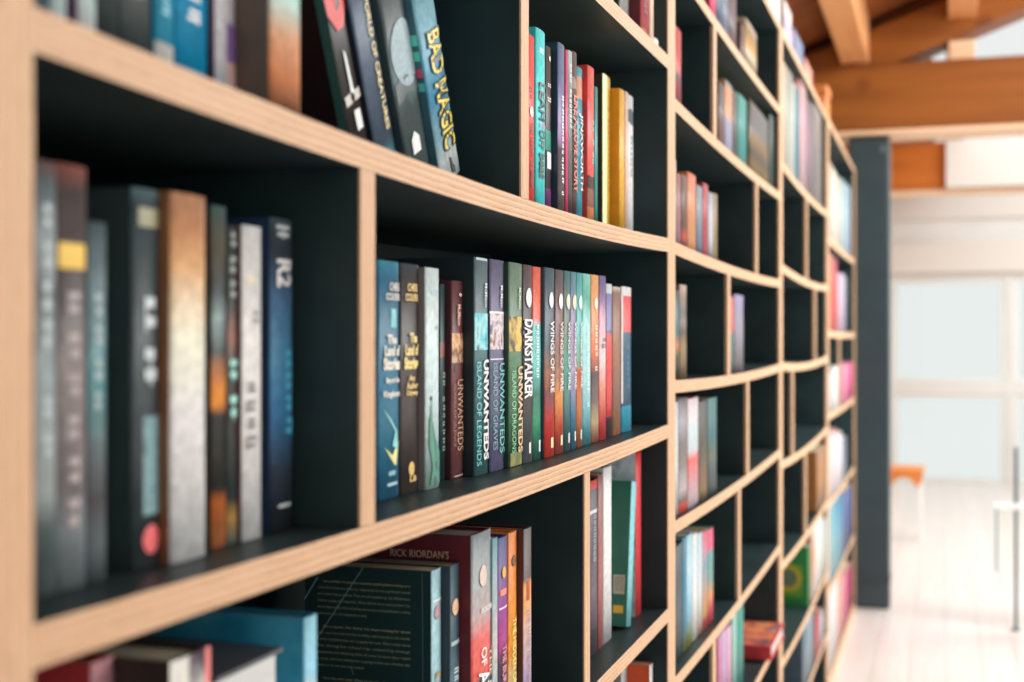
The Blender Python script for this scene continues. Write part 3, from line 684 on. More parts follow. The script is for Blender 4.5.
book(w, 450.5, 460.3, 564.5, cov=(30, 46, 54), near=(34, 48, 58), st=[(0, (60, 86, 96)), (.4, (50, 76, 88)), (.7, (110, 146, 160)), (.8, (56, 84, 98)), (1, (70, 96, 106))], smooth=True, amp=.06, hard=False, mid_u=455, pages=(180, 156, 130),
     deco=[('c', (196, 140, 110), .20, .008, .45, (220, 190, 160)), ('p', (150, 170, 176), .36, .38, .1, .9), ('g', (190, 206, 210), .45, .95, .3, .8)], label='dark blue paperback right of the printed back cover')
book(w, 472, 492, 532, cov=(98, 26, 36), near=(92, 26, 34), st=[(0, (120, 130, 132)), (.2, (140, 146, 148)), (.36, (170, 150, 150)), (.46, (206, 90, 84)), (.62, (220, 84, 74)), (.64, (70, 84, 96)), (.8, (120, 140, 150)), (1, (60, 74, 86))], smooth=True, amp=.02, mid_u=482, d=.17, pages=(150, 140, 132),
     deco=[('c', (206, 190, 176), .19, .0105, .52, (176, 160, 150)), ('h', 'RIORDAN', (226, 226, 222), .325, .35, .4, .98, .02), ('t', 'OF', (240, 240, 236), .5, .58, .4, .68, .02), ('t', 'ATHENA', (244, 244, 240), .6, .95, .28, .82, .03), ('t', 'THE MARK', (206, 190, 160), .52, .85, .84, .98, .0),
           ('nt', "RICK RIORDAN'S", (206, 170, 150), .086, .024, .016, .0235)], label='thick maroon hardback with silver title lettering')
book(w, 492.6, 498, 538, cov=(100, 150, 160), st=[(0, (90, 140, 150)), (.5, (180, 180, 176)), (1, (150, 190, 200))], smooth=True, amp=.08, hard=False, label='thin pale teal book squeezed between maroon and purple ones')
book(w, 498.4, 508.5, 537, cov=(70, 50, 110), st=[(0, (56, 66, 120)), (.15, (86, 60, 120)), (.35, (130, 40, 130)), (.5, (150, 40, 120)), (.6, (60, 40, 60)), (.8, (40, 44, 84)), (1, (50, 60, 110))], smooth=True, amp=.05,
     deco=[('c', (220, 150, 60), .17, .006, .5, (220, 160, 70)), ('p', (220, 120, 90), .25, .28, .2, .8), ('p', (200, 180, 210), .335, .345, .1, .9), ('t', 'THE BURNING MAZE', (220, 120, 140), .52, .95, .3, .7, .01)], label='purple and magenta book left of the orange one')
book(w, 509, 518, 532, cov=(220, 110, 30), st=[(0, (210, 120, 50)), (.15, (240, 120, 30)), (.6, (246, 140, 40)), (.78, (236, 200, 150)), (.9, (240, 170, 80)), (1, (226, 150, 70))], smooth=True, amp=.03,
     deco=[('c', (110, 80, 50), .14, .006, .5, (90, 66, 44)), ('t', 'THE HIDDEN ORACLE', (250, 214, 120), .42, .85, .3, .7, .01)], label='bright orange book in the lower left compartment')
book(w, 524.2, 532.6, 528, cov=(66, 36, 40), near=(66, 36, 40), st=[(0, (84, 76, 72)), (.25, (80, 60, 56)), (.28, (226, 140, 60)), (.38, (230, 150, 90)), (.5, (206, 170, 160)), (.75, (176, 160, 190)), (.9, (90, 50, 96)), (1, (70, 40, 80))], smooth=True, amp=.04,
     deco=[('t', 'THE DARK PROPHECY', (130, 116, 130), .4, .82, .3, .65, .0), ('p', (150, 60, 30), .26, .36, .3, .6)], label='book with an orange to lilac spine at the right end, near the dark empty space')

# lying books under the white page edge
def lying(name_group, x1, x0, y0, y1, z0, t, cov, label, pages=(206, 206, 200), spine_front=False, rot=0.0, smat=None):
    root = empty('book', ((x0 + x1) / 2, (y0 + y1) / 2, z0)); root.rotation_euler = (0, 0, rot)
    tag(root, label, 'book', name_group)
    hx, hy = (x1 - x0) / 2, (y1 - y0) / 2
    if abs(rot) > 1: hx, hy = hy, hx
    b = min(.003, t * .12)
    v, f = [], []
    for lo, hi in (((-hx, -hy, 0), (hx, hy, b)), ((-hx, -hy, t - b), (hx, hy, t)), (((hx - .003) if spine_front else -hx, -hy, b), (hx if spine_front else -hx + .003, hy, t - b))):
        a, c = box_vf(lo, hi, len(v)); v += a; f += c
    cv = mesh('cover', v, f, [smat or plain(cov, rough=.45)], root)
    e = .004
    pv, pf = box_vf((-hx + .0035, -hy + e, b + .0002), (hx - (.0035 if spine_front else e), hy - e, t - b - .0002))
    mesh('page_block', pv, pf, [page_mat(pages, 'z')], root)
    return root, cv, hx, hy
zs = B1.top(-1.015, sum(stack_y) / 2) + .001
ztop = Zat(646, zcat(283, .045))
ts = [.30, .22, .26, .22]
labs = ['white paged thick book lying flat at the bottom of the stack below the blue book', 'second lying book from the bottom, between white page edges', 'lying book under the topmost dark covered one', 'dark grey book lying on top of the white paged stack']
cvs = [(70, 70, 74), (120, 60, 66), (170, 170, 172), (62, 64, 70)]
tot = ztop - zs
for q, lb, cvv in zip(ts, labs, cvs):
    t = tot * q
    lying('stack of lying books in the lower left compartment', -.045, -.19, stack_y[0], stack_y[1], zs, t - .0006, cvv, lb, pages=(226, 228, 226))
    zs += t

# ------------------------------------------------------------------ nearest bay, lower row, right compartment
g = 'books in the lower right compartment of the nearest bay'
w = row(B1, -1.015, -.341, g)
book(w, 590.8, 598.3, 480, r=.037, cov=(60, 52, 62), st=[(0, (190, 60, 60)), (.05, (76, 72, 82)), (.17, (190, 190, 196)), (.19, (80, 76, 88)), (.6, (92, 84, 100)), (.85, (70, 66, 76)), (1, (110, 80, 90))], amp=.01, smooth=False, hard=True, deco=[('g', (130, 140, 150), .2, .5, .3, .7)], label='dark purple grey book with a red top against the lower divider')
book(w, 598.5, 603.5, 474, cov=(140, 70, 66), st=[(0, (130, 84, 80)), (1, (160, 90, 90))], hard=False, smooth=True, label='dusty red book between purple grey and white ones')
book(w, 603.8, 612, 467, cov=(206, 212, 206), st=[(0, (214, 222, 216)), (.85, (206, 214, 210)), (1, (176, 176, 176))], smooth=True, bul=.001, label='tall white book left of the leaning green one')
gap(w)
gb = book(w, 626.5, 631.5, 484, r=.026, lean=-10, cov=(30, 92, 80), near=(26, 90, 74), st=[(0, (120, 190, 200)), (1, (100, 176, 190))], hard=False, d=.16, mid_u=634,
     deco=[('np', (170, 160, 146), .005, .022, .135, .162, 'barcode_panel'), ('np', (206, 160, 50), .006, .021, .178, .189, 'yellow_sticker'), ('np', (70, 110, 70), .03, .12, .03, .09, 'cover_picture')]
     + [('np', (60, 60, 58), .0065 + .0018 * i, .0073 + .0018 * i, .137, .158, 'barcode_line') for i in range(8)], label='leaning green book with a barcode and yellow sticker on its back')
gap(w)
book(w, 636.2, 642, 452, r=.032, cov=(176, 40, 46), near=art([(120, 150, 176), (190, 200, 206), (90, 110, 130)], 30, seed=2), st=[(0, (190, 44, 50)), (1, (176, 40, 46))], label='red book behind the leaning green one')

g = 'books on the lowest visible shelf of the nearest bay'
w = row(B1, -1.69, -1.015, g)
book(w, 622, 628, 662, r=.056, cov=(150, 150, 150), label='grey book beside the orange red one on the lowest visible shelf')
book(w, 650, 653.2, 664, cov=(220, 80, 44), near=(224, 84, 48), st=[(0, (226, 220, 214)), (1, (220, 210, 206))], hard=False, label='orange red book at the bottom edge with its cover showing')

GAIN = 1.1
# ------------------------------------------------------------------ second bay
def u_of(Y, r):
    return VPX - F / (C_ * (C_ * Y / (D + r) + S_))
def simple(w, items):
    bay = w['bay']
    if bay in (B3, B4):                      # keep the row between its two side panels
        r0 = items[0][5].get('r', .003) if len(items[0]) > 5 else .003
        lo, hi = u_of(bay.ya + .003, r0), u_of(bay.yb - .004, r0)
        a, b = items[0][0], items[-1][1]
        a2, b2 = max(a, lo), min(b, hi)
        if a2 > a or b2 < b:
            items = [(a2 + (it[0] - a) * (b2 - a2) / (b - a), a2 + (it[1] - a) * (b2 - a2) / (b - a)) + tuple(it[2:]) for it in items]
    for it in items:
        u0, u1, vt, stops, label = it[:5]
        kw = it[5] if len(it) > 5 else {}
        if isinstance(stops[0], (int, float)): st, cov = None, stops
        else: st, cov = stops, stops[len(stops) // 2][1]
        if kw.get('gap'): gap(w)
        kw = {k: v for k, v in kw.items() if k != 'gap'}
        book(w, u0, u1, vt, label=label, cov=kw.pop('cov', cov), st=st, smooth=kw.pop('smooth', True), **kw)

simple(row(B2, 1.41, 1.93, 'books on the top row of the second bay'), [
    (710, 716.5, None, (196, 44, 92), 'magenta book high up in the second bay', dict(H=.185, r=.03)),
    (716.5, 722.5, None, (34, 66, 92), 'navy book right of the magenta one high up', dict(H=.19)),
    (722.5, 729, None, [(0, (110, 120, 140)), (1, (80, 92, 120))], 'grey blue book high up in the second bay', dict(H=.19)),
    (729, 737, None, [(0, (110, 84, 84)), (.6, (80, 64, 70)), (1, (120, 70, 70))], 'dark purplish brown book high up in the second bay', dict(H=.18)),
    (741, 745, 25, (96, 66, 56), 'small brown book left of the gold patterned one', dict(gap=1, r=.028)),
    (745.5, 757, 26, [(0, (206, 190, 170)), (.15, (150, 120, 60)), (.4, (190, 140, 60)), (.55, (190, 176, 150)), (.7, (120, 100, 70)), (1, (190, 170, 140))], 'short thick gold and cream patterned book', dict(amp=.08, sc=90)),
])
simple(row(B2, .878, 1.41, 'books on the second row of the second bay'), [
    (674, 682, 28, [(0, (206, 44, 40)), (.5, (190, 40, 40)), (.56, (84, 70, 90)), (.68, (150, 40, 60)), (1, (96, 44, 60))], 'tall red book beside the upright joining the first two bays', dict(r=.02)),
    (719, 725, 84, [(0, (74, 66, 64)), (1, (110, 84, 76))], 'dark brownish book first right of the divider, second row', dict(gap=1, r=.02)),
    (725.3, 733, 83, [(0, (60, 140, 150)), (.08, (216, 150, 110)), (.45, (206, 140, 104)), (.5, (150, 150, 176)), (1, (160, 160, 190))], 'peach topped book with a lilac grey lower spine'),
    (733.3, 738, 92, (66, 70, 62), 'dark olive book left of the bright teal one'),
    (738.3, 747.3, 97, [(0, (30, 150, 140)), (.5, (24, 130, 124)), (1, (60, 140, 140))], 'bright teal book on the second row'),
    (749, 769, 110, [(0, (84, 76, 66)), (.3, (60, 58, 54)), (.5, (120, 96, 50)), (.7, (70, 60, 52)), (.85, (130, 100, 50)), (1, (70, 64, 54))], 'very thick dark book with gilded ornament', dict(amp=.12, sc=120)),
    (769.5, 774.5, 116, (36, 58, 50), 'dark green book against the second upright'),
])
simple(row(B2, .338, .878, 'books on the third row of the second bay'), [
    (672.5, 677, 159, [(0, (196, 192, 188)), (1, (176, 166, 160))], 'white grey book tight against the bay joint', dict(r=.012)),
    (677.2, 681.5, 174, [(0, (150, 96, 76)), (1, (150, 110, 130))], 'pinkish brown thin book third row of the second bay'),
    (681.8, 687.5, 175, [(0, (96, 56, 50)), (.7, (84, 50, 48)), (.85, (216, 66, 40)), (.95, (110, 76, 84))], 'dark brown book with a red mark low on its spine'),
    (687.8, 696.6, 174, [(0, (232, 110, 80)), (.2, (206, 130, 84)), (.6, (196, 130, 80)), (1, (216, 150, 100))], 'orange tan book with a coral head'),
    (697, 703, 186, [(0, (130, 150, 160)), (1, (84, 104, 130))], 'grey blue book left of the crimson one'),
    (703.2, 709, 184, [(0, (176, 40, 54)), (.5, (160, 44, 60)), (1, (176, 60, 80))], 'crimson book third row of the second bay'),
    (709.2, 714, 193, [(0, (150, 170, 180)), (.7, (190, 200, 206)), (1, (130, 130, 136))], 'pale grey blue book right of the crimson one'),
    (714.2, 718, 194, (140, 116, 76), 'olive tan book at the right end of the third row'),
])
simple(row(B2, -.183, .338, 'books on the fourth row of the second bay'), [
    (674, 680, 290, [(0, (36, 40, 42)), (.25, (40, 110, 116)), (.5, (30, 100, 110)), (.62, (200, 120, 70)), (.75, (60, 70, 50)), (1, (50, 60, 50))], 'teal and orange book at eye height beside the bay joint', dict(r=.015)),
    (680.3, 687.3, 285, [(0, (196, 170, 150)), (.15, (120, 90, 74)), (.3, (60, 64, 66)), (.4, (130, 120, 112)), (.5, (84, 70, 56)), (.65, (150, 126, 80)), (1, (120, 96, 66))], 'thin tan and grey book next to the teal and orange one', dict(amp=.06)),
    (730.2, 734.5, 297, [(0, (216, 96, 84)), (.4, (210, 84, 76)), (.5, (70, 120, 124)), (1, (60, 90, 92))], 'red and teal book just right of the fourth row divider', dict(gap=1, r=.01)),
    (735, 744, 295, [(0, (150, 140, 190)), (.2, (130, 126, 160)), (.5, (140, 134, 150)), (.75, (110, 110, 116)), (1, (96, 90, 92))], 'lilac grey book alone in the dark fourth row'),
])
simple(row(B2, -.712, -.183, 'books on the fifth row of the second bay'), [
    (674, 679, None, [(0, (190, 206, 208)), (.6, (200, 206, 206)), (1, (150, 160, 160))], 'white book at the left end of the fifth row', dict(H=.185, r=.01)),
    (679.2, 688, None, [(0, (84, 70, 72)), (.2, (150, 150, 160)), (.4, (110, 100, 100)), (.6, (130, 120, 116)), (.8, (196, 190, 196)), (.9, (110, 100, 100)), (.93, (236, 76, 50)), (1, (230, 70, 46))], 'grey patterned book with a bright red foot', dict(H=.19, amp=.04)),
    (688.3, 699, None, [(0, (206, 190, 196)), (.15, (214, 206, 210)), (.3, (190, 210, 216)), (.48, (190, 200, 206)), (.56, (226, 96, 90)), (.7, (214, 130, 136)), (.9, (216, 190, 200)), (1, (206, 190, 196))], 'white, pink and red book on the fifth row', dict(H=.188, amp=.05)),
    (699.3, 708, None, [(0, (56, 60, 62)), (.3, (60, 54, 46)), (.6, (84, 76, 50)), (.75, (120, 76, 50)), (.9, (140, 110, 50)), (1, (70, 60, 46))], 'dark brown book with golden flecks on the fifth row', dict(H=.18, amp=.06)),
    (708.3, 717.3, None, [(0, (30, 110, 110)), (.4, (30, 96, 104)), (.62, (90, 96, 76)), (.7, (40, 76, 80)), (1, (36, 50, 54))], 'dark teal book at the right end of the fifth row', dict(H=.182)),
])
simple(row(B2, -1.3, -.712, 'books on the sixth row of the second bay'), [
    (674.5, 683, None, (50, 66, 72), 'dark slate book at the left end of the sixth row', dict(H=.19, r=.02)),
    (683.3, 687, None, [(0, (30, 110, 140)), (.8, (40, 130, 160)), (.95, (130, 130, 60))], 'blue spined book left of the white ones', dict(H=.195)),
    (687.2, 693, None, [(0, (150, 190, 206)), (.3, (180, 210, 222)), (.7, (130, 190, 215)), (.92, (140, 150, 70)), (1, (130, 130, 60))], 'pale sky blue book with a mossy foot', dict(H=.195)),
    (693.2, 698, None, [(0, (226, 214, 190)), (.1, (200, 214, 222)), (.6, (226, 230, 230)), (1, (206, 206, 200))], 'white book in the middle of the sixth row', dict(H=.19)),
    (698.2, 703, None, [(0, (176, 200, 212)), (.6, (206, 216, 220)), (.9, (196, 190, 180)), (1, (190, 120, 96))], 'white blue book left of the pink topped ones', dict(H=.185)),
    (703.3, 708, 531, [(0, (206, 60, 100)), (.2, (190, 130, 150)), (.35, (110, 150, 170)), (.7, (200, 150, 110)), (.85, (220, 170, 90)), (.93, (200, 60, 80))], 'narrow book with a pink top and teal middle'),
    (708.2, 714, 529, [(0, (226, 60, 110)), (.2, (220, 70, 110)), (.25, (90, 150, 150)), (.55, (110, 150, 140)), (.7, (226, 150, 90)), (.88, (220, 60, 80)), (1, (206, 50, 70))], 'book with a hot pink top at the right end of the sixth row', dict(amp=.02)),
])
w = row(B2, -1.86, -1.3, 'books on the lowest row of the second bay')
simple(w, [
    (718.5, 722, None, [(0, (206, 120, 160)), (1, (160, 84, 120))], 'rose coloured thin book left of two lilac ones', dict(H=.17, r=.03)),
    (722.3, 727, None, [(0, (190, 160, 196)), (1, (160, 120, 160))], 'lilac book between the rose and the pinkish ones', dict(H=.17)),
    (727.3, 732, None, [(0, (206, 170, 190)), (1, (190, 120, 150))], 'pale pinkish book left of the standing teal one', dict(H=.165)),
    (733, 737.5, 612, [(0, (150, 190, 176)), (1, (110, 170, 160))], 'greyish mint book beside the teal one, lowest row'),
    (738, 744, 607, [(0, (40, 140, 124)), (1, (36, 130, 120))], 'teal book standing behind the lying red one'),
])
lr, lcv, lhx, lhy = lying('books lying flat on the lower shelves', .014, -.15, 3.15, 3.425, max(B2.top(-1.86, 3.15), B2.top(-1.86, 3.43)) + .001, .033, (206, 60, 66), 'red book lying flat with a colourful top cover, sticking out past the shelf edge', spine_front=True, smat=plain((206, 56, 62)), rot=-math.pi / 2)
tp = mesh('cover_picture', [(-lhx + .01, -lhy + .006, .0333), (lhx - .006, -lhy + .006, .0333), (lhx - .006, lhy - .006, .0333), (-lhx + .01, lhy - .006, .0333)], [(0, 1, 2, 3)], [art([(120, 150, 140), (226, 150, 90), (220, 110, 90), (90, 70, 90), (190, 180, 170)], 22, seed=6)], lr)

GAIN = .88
# ------------------------------------------------------------------ third bay
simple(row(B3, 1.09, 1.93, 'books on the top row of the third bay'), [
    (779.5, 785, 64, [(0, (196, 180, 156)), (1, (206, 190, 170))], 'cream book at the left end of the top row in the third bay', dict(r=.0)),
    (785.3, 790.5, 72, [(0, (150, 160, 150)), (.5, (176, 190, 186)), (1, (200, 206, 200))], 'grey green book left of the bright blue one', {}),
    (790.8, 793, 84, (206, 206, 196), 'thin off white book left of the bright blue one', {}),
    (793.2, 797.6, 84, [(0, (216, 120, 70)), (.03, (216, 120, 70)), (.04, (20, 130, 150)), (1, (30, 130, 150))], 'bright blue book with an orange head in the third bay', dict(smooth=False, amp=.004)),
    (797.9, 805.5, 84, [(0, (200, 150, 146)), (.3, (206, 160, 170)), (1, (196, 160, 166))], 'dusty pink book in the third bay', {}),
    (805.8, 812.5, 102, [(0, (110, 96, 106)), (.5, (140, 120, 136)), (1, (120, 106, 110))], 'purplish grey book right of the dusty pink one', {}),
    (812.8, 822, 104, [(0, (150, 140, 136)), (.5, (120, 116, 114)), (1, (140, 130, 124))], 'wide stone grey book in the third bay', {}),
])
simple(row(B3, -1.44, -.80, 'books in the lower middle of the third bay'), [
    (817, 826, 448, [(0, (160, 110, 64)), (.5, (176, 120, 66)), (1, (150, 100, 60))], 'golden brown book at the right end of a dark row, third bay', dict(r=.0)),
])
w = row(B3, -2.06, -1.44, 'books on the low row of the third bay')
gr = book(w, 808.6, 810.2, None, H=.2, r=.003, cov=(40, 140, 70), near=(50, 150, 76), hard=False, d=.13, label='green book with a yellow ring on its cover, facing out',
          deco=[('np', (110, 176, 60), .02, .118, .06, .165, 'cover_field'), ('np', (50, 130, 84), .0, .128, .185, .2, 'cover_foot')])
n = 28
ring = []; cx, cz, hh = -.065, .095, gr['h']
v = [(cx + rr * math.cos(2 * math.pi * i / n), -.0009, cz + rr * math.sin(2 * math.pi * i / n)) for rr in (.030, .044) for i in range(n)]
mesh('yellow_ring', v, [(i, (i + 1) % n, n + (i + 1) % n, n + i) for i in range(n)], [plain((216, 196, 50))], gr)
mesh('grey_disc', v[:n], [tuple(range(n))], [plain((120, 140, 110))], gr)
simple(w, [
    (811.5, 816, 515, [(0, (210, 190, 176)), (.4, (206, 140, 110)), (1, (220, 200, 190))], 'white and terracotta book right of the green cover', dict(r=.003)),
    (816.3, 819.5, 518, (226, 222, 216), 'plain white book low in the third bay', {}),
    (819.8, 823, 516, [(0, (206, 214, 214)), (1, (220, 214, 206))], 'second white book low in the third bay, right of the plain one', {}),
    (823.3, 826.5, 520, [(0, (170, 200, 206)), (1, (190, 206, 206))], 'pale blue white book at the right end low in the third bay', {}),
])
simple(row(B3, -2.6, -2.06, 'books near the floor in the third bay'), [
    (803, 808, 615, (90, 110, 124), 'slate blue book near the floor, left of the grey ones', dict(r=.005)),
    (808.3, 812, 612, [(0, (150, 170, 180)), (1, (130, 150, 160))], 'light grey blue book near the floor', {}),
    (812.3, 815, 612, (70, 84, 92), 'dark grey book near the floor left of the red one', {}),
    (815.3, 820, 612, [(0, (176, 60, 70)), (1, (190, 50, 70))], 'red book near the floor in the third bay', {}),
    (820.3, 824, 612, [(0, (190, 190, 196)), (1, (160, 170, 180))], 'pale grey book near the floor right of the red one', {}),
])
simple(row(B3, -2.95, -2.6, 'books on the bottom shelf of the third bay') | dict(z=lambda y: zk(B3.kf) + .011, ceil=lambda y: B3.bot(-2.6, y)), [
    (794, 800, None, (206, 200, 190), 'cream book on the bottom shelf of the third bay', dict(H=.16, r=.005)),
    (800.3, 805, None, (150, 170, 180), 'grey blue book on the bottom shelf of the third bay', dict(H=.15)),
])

# ------------------------------------------------------------------ farthest bay
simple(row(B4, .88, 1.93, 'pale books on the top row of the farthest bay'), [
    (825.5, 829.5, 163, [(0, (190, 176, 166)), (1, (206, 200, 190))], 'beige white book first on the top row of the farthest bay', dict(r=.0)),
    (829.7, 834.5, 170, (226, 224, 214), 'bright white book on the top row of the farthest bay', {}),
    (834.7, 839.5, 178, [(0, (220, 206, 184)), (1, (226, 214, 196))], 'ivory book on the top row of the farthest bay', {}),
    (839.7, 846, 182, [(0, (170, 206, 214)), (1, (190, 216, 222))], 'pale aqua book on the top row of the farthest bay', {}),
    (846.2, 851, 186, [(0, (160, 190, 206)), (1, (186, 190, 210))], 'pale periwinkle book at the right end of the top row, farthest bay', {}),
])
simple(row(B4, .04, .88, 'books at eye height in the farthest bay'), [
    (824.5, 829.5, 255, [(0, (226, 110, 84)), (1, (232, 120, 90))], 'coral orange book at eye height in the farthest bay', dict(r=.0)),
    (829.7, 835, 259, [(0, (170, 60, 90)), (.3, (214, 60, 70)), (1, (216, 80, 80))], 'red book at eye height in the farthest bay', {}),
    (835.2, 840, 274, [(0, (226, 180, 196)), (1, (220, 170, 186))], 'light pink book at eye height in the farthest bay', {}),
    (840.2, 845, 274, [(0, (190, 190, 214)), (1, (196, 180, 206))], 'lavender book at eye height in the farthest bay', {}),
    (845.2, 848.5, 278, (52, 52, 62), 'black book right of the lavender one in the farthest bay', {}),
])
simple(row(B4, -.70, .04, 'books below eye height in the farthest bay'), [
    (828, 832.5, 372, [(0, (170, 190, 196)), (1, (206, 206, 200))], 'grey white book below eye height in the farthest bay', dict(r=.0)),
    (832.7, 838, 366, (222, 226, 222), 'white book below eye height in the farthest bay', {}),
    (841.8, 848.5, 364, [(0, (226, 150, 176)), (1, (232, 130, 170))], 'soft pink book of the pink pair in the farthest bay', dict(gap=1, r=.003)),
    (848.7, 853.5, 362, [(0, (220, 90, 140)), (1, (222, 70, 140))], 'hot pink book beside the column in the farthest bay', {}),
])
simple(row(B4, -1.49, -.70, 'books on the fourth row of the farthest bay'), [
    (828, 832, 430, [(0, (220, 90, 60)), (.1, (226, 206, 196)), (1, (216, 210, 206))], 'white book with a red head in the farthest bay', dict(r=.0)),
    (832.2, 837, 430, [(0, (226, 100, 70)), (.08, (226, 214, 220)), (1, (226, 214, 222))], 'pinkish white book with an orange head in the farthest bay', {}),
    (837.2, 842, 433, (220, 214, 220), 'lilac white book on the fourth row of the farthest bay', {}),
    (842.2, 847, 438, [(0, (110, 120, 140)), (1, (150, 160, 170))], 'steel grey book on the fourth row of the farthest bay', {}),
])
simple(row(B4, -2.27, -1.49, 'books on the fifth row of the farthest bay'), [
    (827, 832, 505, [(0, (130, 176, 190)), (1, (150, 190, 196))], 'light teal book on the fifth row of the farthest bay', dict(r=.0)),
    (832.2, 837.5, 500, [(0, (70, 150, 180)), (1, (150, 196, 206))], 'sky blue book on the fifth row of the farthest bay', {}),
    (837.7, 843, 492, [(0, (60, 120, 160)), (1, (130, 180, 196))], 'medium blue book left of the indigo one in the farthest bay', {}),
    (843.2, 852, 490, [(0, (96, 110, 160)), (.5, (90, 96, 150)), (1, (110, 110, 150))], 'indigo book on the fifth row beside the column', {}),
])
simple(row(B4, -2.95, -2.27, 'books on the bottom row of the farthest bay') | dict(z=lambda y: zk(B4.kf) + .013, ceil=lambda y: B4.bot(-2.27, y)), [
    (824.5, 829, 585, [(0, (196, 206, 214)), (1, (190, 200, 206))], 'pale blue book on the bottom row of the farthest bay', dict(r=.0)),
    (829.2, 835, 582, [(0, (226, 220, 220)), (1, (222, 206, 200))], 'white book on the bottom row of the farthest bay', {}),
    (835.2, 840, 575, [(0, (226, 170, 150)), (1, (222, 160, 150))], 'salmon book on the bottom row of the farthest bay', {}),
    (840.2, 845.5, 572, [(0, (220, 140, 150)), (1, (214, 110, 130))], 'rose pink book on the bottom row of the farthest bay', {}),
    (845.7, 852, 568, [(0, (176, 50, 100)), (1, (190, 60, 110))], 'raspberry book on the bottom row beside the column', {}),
])

# ------------------------------------------------------------------ things on top of the shelving
zt3 = zk(TOPK) + .0115
def at_top(u, r=.03): return Yat(u, r)
gt = 'books lying on top of the shelving'
zt3 = zk(TOPK) + B3.ts / 2 + .0008
tops = [(-.004, at_top(776, .0), .26, .085, (226, 220, 214), 'white lying book on top of the shelving, nearest the camera', B2),
        (-.004, at_top(790, .0), .22, .05, (196, 160, 196), 'lilac lying book on top of the third bay', B3),
        (-.004, at_top(800, .0), .26, .075, (84, 96, 140), 'dark blue lying book on top of the third bay', B3),
        (-.004, at_top(810, .0), .24, .055, (214, 130, 110), 'salmon lying book on top of the third bay', B3)]
for x1, yc, L, t, cvv, lb, bb in tops:
    lying(gt, x1, x1 - .17, yc - L / 2, yc + L / 2, zk(TOPK) + bb.ts / 2 + .0008, t, cvv, lb, spine_front=True)
lying(gt, -.006, -.17, at_top(790, .0) - .10, at_top(790, .0) + .10, zt3 + .0512, .05, (226, 196, 190), 'pale pink book lying on the lilac one on top of the shelving', spine_front=True)
lying(gt, -.006, -.17, at_top(776, .0) - .12, at_top(776, .0) + .12, zk(TOPK) + B2.ts / 2 + .0862, .07, (214, 206, 206), 'light grey book lying on the white one on top of the shelving', spine_front=True)
# orange turned wooden box near the end
yo = B4.y0 + .09
ob = empty('wooden_box', (-.065, yo, zk(TOPK) + B4.ts / 2 + .0008)); tag(ob, 'small orange wooden box with a lid on top of the shelving', 'box')
WOR = wood((226, 150, 84), (196, 112, 50), (6, 6, 60), rough=.45, name='orange_wood')
box('body', (-.06, -.07, 0), (.06, .07, .085), WOR, ob, bevel=.012, seg=3)
box('lid', (-.064, -.074, .0855), (.064, .074, .125), WOR, ob, bevel=.012, seg=3)

XR, YB, YF = 6.2, -3.0, 12.6
FLOORM = wood((226, 218, 214), (220, 207, 201), (40, 1.5, 1), rough=.28, scale=1.0, planks=(.14, 1.9, math.pi / 2), g=1.0, spec=.5, name='floor_boards')
fl = struct(box('floor', (-.6, YB, -.06), (XR, YF, 0.0), FLOORM))
ORW = wood((190, 106, 44), (150, 76, 26), (14, 1.2, 14), rough=.5, scale=1.0, knots=True, name='beam_timber')
ORB = wood((150, 86, 26), (124, 66, 15), (1.2, 14, 14), rough=.5, scale=1.0, knots=True, name='beam_timber')
PALE = wood((240, 208, 176), (222, 180, 140), (1.2, 14, 14), rough=.5, name='pale_timber')
DECK = wood((160, 94, 46), (120, 64, 28), (2, 20, 2), rough=.6, planks=(.16, 2.4, math.pi / 2), name='roof_boards')
WHITE = plain((236, 230, 222), rough=.7, var=.03, scale=5, g=1.0)
WALLC = plain((226, 218, 208), rough=.8, var=.03, scale=4, g=1.0)

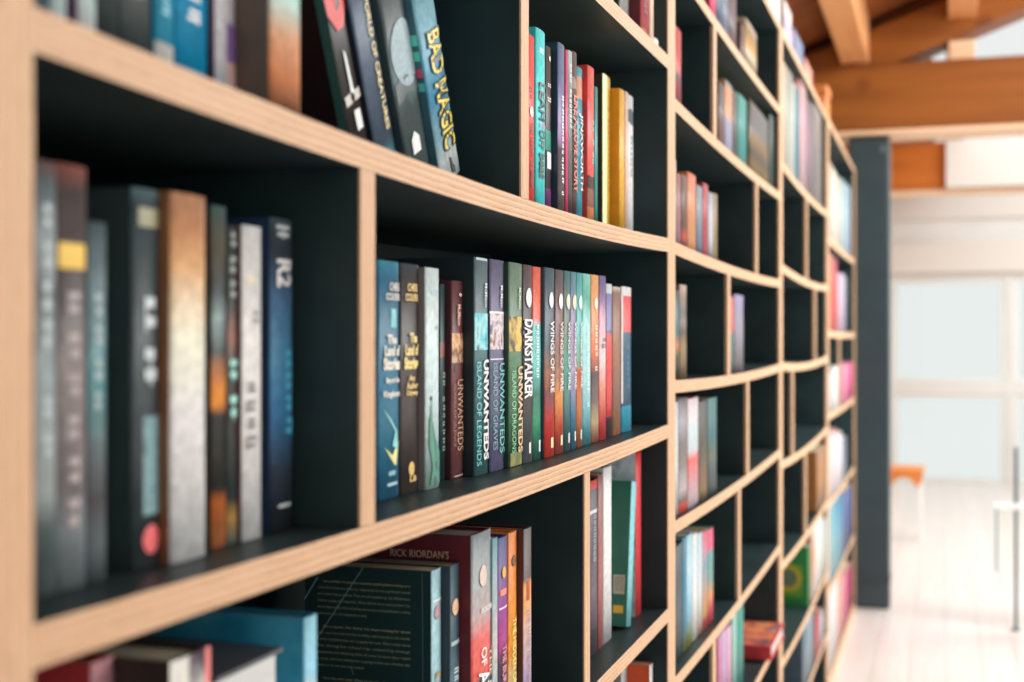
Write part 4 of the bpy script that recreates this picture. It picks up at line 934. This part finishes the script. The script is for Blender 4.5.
# roof geometry
T1 = Yat(855.4) - .02            # front face of the first truss
zb1, zt1 = Zat(130, 6.35), Zat(64, 6.35)
A = atY(899, 61, T1); Bp = atY(1024, 8, T1)
SL = (Bp.z - A.z) / (Bp.x - A.x)
def chord(x): return A.z + SL * (x - A.x)          # underside of the sloping chord
PURH, CH = .20, .08
def roofz(x): return chord(x) + CH + PURH
def truss(Y, thick, xr, strip, chord_on=True, tim=None):
    tim = tim or ORB
    root = empty('roof_truss', (1.5, Y + thick / 2, zb1)); root['kind'] = 'structure'
    c = root.location
    b = box('tie_beam', (-.32 - c.x, -thick / 2, 0), (xr - c.x, thick / 2, zt1 - zb1), tim, root, bevel=.008)
    if strip: box('lit_underside', (-.32 - c.x, -thick / 2 - .004, -.022), (xr - c.x, thick / 2 + .004, -.0005), PALE, root, bevel=.003)  # pale colour stands for bright floor light on the beam's underside
    if not chord_on: return root
    x0, x1 = -.32, xr
    pts = [(x0 - c.x, max(chord(x0), zt1) - c.z + .0), (x1 - c.x, chord(x1) - c.z), (x1 - c.x, chord(x1) + CH - c.z), (x0 - c.x, max(chord(x0) + CH, zt1 + .02) - c.z)]
    xk = A.x - (A.z - zt1) / SL
    pts = [(x0 - c.x, zt1 - c.z + .0005), (xk - c.x, zt1 - c.z + .0005), (x1 - c.x, chord(x1) - c.z), (x1 - c.x, chord(x1) + CH - c.z), (x0 - c.x, max(chord(x0) + CH, zt1 + .03) - c.z)]
    prism('top_chord', pts, -thick / 2 + .01, thick / 2 - .01, ORB, root, axis='y')
    prism('infill_board', [(x0 - c.x, max(chord(x0) + CH, zt1 + .03) - c.z + .001), (x1 - c.x, chord(x1) + CH - c.z + .001), (x1 - c.x, roofz(x1) - c.z - .001), (x0 - c.x, roofz(x0) - c.z - .001)], .002, .03, ORB, root, axis='y')
    px = atY(962, 50, T1).x
    box('strut', (px - .06 - c.x, -thick / 2 + .03, zt1 - zb1 + .0005), (px + .06 - c.x, thick / 2 - .03, chord(px) - c.z - .02), PALE, root, bevel=.004)
    return root
truss(T1, .26, 5.2, True)
truss(9.35, .26, 5.2, True, False, wood((206, 116, 38), (180, 94, 24), (1.2, 14, 14), rough=.5, name='lit_timber'))  # lighter orange carries the stronger light on the second truss
# purlins running along the room
for nm, u, v in (('a', 855, 61), ('b', 962, 24), ):
    P = atY(u, v, T1)
    for ya, yb in ((YB + .1, T1 + .13), (T1 + .165, 9.48), (9.482, YF - .02)):
        w_ = .065
        pr = box('purlin', (P.x - w_, ya, chord(P.x) + CH + .001), (P.x + w_, yb, chord(P.x + w_) + CH + PURH), ORW if ya > T1 else wood((240, 184, 130), (222, 150, 92), (14, 1.2, 14), rough=.45, name='lit_purlin_timber'), bevel=.006)  # near lengths are paler, floor light from below put into their colour
        struct(pr)
# roof boarding: solid over the near room, open as a skylight strip beyond the first truss on the right
def roof(name, x0, x1, ya, yb, th=.03):
    return struct(prism(name, [(x0, roofz(x0)), (x1, roofz(x1)), (x1, roofz(x1) + th), (x0, roofz(x0) + th)], ya, yb, DECK, axis='y'))
roof('ceiling', -.5, XR, YB, T1 + .3)
roof('ceiling', -.5, .35, T1 + .3, YF)
# walls
LW = wood((150, 96, 52), (110, 66, 34), (1, 14, 2), rough=.7, planks=(.14, 3, 0), name='wall_boards')
struct(box('wall_left', (-.62, YB, 0), (-.32, YF, roofz(-.47)), plain((206, 176, 150), rough=.8, var=.05, scale=3)))
# far wall with an upper window row and a glazed door
zc = YF
def W(u, v): return atY(u, v, YF)
xl, xw0, xw1, xw2 = -.62, W(893, 300).x, W(1006, 300).x, W(1014, 300).x
zwt, zwb, zdt = W(950, 279).z, W(950, 383).z, W(950, 394).z
xe = XR
zroof = Zat(196, 9.0)
FW = plain((222, 219, 215), rough=.8, var=.03, scale=4, g=1.0)
def fw(name, x0, x1, z0, z1, th=.12): return struct(box(name, (x0, YF, z0), (x1, YF + th, z1), FW))
fw('wall_far', xl, xw0, 0, zwt)
fw('wall_far', xl, xe, zwt, 3.4)
fw('wall_far', xw1, xw2, 0, zwt)
fw('wall_far', xw2, xe, zdt, zwb)
fw('wall_far', xw0, xw1, zdt, zwb)
SASH = plain((226, 228, 226), rough=.4, var=.02, g=1.0)
GLASS = bpy.data.materials.new('clear_glass'); GLASS.use_nodes = True
nt = GLASS.node_tree; nt.nodes.remove(nt.nodes['Principled BSDF'])
tr = nt.nodes.new('ShaderNodeBsdfTransparent'); tr.inputs['Color'].default_value = (.985, 1, .995, 1)
gl = nt.nodes.new('ShaderNodeBsdfGlossy'); gl.inputs['Roughness'].default_value = .02
fr = nt.nodes.new('ShaderNodeFresnel'); fr.inputs['IOR'].default_value = 1.25
mxs = nt.nodes.new('ShaderNodeMixShader')
nt.links.new(fr.outputs[0], mxs.inputs[0]); nt.links.new(tr.outputs[0], mxs.inputs[1]); nt.links.new(gl.outputs[0], mxs.inputs[2])
nt.links.new(mxs.outputs[0], nt.nodes['Material Output'].inputs['Surface'])
def window(name, x0, x1, z0, z1, mull=0, deep=.04):
    root = empty(name, ((x0 + x1) / 2, YF + .05, z0)); root['kind'] = 'structure'
    hx, h, f_ = (x1 - x0) / 2 - .001, z1 - z0, .045
    for lo, hi in (((-hx, -deep, .001), (-hx + f_, deep, h - .001)), ((hx - f_, -deep, .001), (hx, deep, h - .001)), ((-hx + f_, -deep, h - f_), (hx - f_, deep, h - .001)), ((-hx + f_, -deep, .001), (hx - f_, deep, f_))):
        box('window_frame', lo, hi, SASH, root, bevel=.004)
    for i in range(mull):
        x = -hx + 2 * hx * (i + 1) / (mull + 1)
        box('mullion', (x - .02, -deep * .8, f_), (x + .02, deep * .8, h - f_), SASH, root, bevel=.003)
    box('glass_pane', (-hx + f_, -.004, f_), (hx - f_, .004, h - f_), GLASS, root)
    return root
window('window_1', xw0, xw1, zwb, zwt)
window('window_2', xw2, xe, zwb, zwt, 3)
window('door_1', xw0, xw1, .0, zdt)
window('window_3', xw2, xe, .0, zdt, 3)
struct(box('trim_1', (xw0 - .3, YF - .05, zwt + .06), (xe, YF - .001, zwt + .34), plain((222, 213, 205), rough=.7, var=.02, g=1.0), bevel=.004))
struct(box('trim_2', (xw0 - .3, YF - .03, zwt + .55), (xe, YF - .001, zwt + .9), plain((220, 212, 206), rough=.7, var=.02, g=1.0), bevel=.004))
# added white panel standing in for glare on the second beam, right part
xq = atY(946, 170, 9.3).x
struct(box('beam_glare_panel', (xq, 9.27, zb1 + .004), (5.2, 9.345, zt1 + .0), plain((226, 219, 212), rough=.8, var=.02, g=1.0)))

# dark steel column at the end of the shelves
zc = 6.40
def cam_pt(u, zc_): 
    lat = zc_ * (u - 512) / F
    return Vector((D - zc_ * S_ + lat * C_, zc_ * C_ + lat * S_, 0))
a, b_ = cam_pt(858.5, 6.40), cam_pt(890, 6.40)
yc = Yat(855.4) + .012
COLM = plain((45, 62, 68), rough=.42, var=.12, scale=8, spec=.5, g=1.0)
a.x -= .05
root = empty('steel_column', ((a.x + b_.x) / 2, yc + .085, 0)); root['kind'] = 'structure'
hw = (b_.x - a.x) / 2
box('shaft', (-hw, -.08, 0.0), (hw, .08, zb1 - .024), COLM, root, bevel=.012, seg=3)
box('base_collar', (-hw - .003, -.084, 0.13), (hw + .003, .084, .15), COLM, root, bevel=.003)
n = 20
v = [(hw - .032 + .019 * math.cos(2 * math.pi * i / n), z, zb1 - .09 + .019 * math.sin(2 * math.pi * i / n)) for z in (-.088, -.08) for i in range(n)]
mesh('bolt_head', v, [tuple(range(n))] + [(i, n + i, n + (i + 1) % n, (i + 1) % n) for i in range(n)], [plain((90, 104, 108), rough=.4)], root)

# orange wooden stool behind the column
st0 = cam_pt(907, 8.6)
zs = Zat(467, 8.6)
stl = empty('stool', (st0.x - .03, st0.y, 0)); tag(stl, 'orange wooden stool with legs washed white by glare behind the dark column', 'stool')
SW = wood((230, 150, 76), (206, 116, 48), (3, 20, 3), rough=.45, name='stool_wood')
box('seat', (-.13, -.15, zs - .028), (.14, .15, zs), SW, stl, bevel=.006)
for y in (-.135, .115):
    pts = [(-.12, zs - .029), (.13, zs - .029), (.13, zs - .06)] + [(.10 * math.cos(math.pi * i / 12) * 1.05 + .005, zs - .2 + .155 * math.sin(math.pi * i / 12)) for i in range(0, 13)] + [(-.12, zs - .2)]
    pts = [(-.12, zs - .029), (.13, zs - .029), (.13, zs - .075)] + [(.095 * math.cos(math.pi * i / 12) + .012, zs - .19 + .135 * math.sin(math.pi * i / 12)) for i in range(2, 13)] + [(-.12, zs - .2)]
    prism('apron', pts, y, y + .02, SW, stl, axis='y')
LEG = plain((240, 240, 236), rough=.4, g=1.0)  # white colour carries the glare that washes out the stool legs
for x in (-.105, .118):
    for y in (-.112, .09):
        box('leg', (x - .012, y, 0), (x + .012, y + .024, zs - .029), LEG, stl, bevel=.003)

# glass balustrade at the right
p0 = atZ(1016, 630, 0.0)
bal = empty('glass_railing', (p0.x, p0.y, 0)); tag(bal, 'glass railing with a thin dark steel post at the right edge', 'railing')
DK = plain((52, 84, 92), rough=.4, var=.08, metallic=.3)
zp = HC - (448 - VPY) * 5.88 / F
box('post', (-.007, -.012, 0), (.007, .012, zp), DK, bal, bevel=.002)
box('foot_plate', (-.02, -.02, 0), (.02, .02, .006), DK, bal, bevel=.001)
zr = HC - (511 - VPY) * 5.88 / F
box('rail', (-.10, -.014, zr), (.6, .014, zr + .03), LEG, bal, bevel=.004)
box('glass_panel', (-.085, -.005, .26), (.59, .005, zr - .003), GLASS, bal)
box('end_stile', (-.088, -.01, .26), (-.078, .01, zr - .001), plain((120, 160, 166), rough=.3), bal, bevel=.002)
box('post', (.55, -.012, 0), (.564, .012, zp), DK, bal, bevel=.002)

# ------------------------------------------------------------------ light
wd = bpy.data.worlds.new('daylight'); scn.world = wd; wd.use_nodes = True
wb = wd.node_tree.nodes['Background']
wb.inputs['Color'].default_value = (.97, 1.0, .985, 1); wb.inputs['Strength'].default_value = .87
def area(name, loc, target, sx, sy, power, col):
    l = bpy.data.lights.new(name, 'AREA'); l.shape = 'RECTANGLE'; l.size = sx; l.size_y = sy; l.energy = power; l.color = col
    o = bpy.data.objects.new(name, l); COL.objects.link(o); o.location = loc
    o.rotation_euler = (Vector(target) - Vector(loc)).to_track_quat('-Z', 'Y').to_euler()
    return o
area('side_fill', (3.9, 3.6, 2.2), (0, 2.4, 1.3), 3.2, 2.2, 88, (1.0, .92, .84))  # added lamp at the open right side to brighten the spines
area('skylight_fill', (2.6, 9.4, 3.9), (2.2, 8.8, 0), 3.0, 5.0, 300, (.92, 1.0, 1.0))  # added lamp in the roof opening to brighten the far room
area('floor_fill', (2.7, 4.8, 3.0), (1.5, 4.9, 0), 2.0, 3.4, 215, (.96, 1.0, .99))  # added lamp under the closed roof, whitens the floor for upward bounce

cam = bpy.data.cameras.new('camera'); co = bpy.data.objects.new('camera', cam); COL.objects.link(co)
co.location = (D, 0, HC); co.rotation_euler = (math.pi / 2, 0, TH)
cam.sensor_width = 36; cam.lens = F / 1024 * 36; cam.shift_y = -(341 - VPY) / 1024
cam.clip_start = .05
cam.dof.use_dof = True; cam.dof.focus_distance = 1.46; cam.dof.aperture_fstop = 3.9; cam.dof.aperture_blades = 9
scn.camera = co
scn.view_settings.view_transform = 'Standard'; scn.view_settings.look = 'None'
scn.view_settings.exposure = 0.0; scn.view_settings.gamma = 1.0
scn.view_settings.use_curve_mapping = False
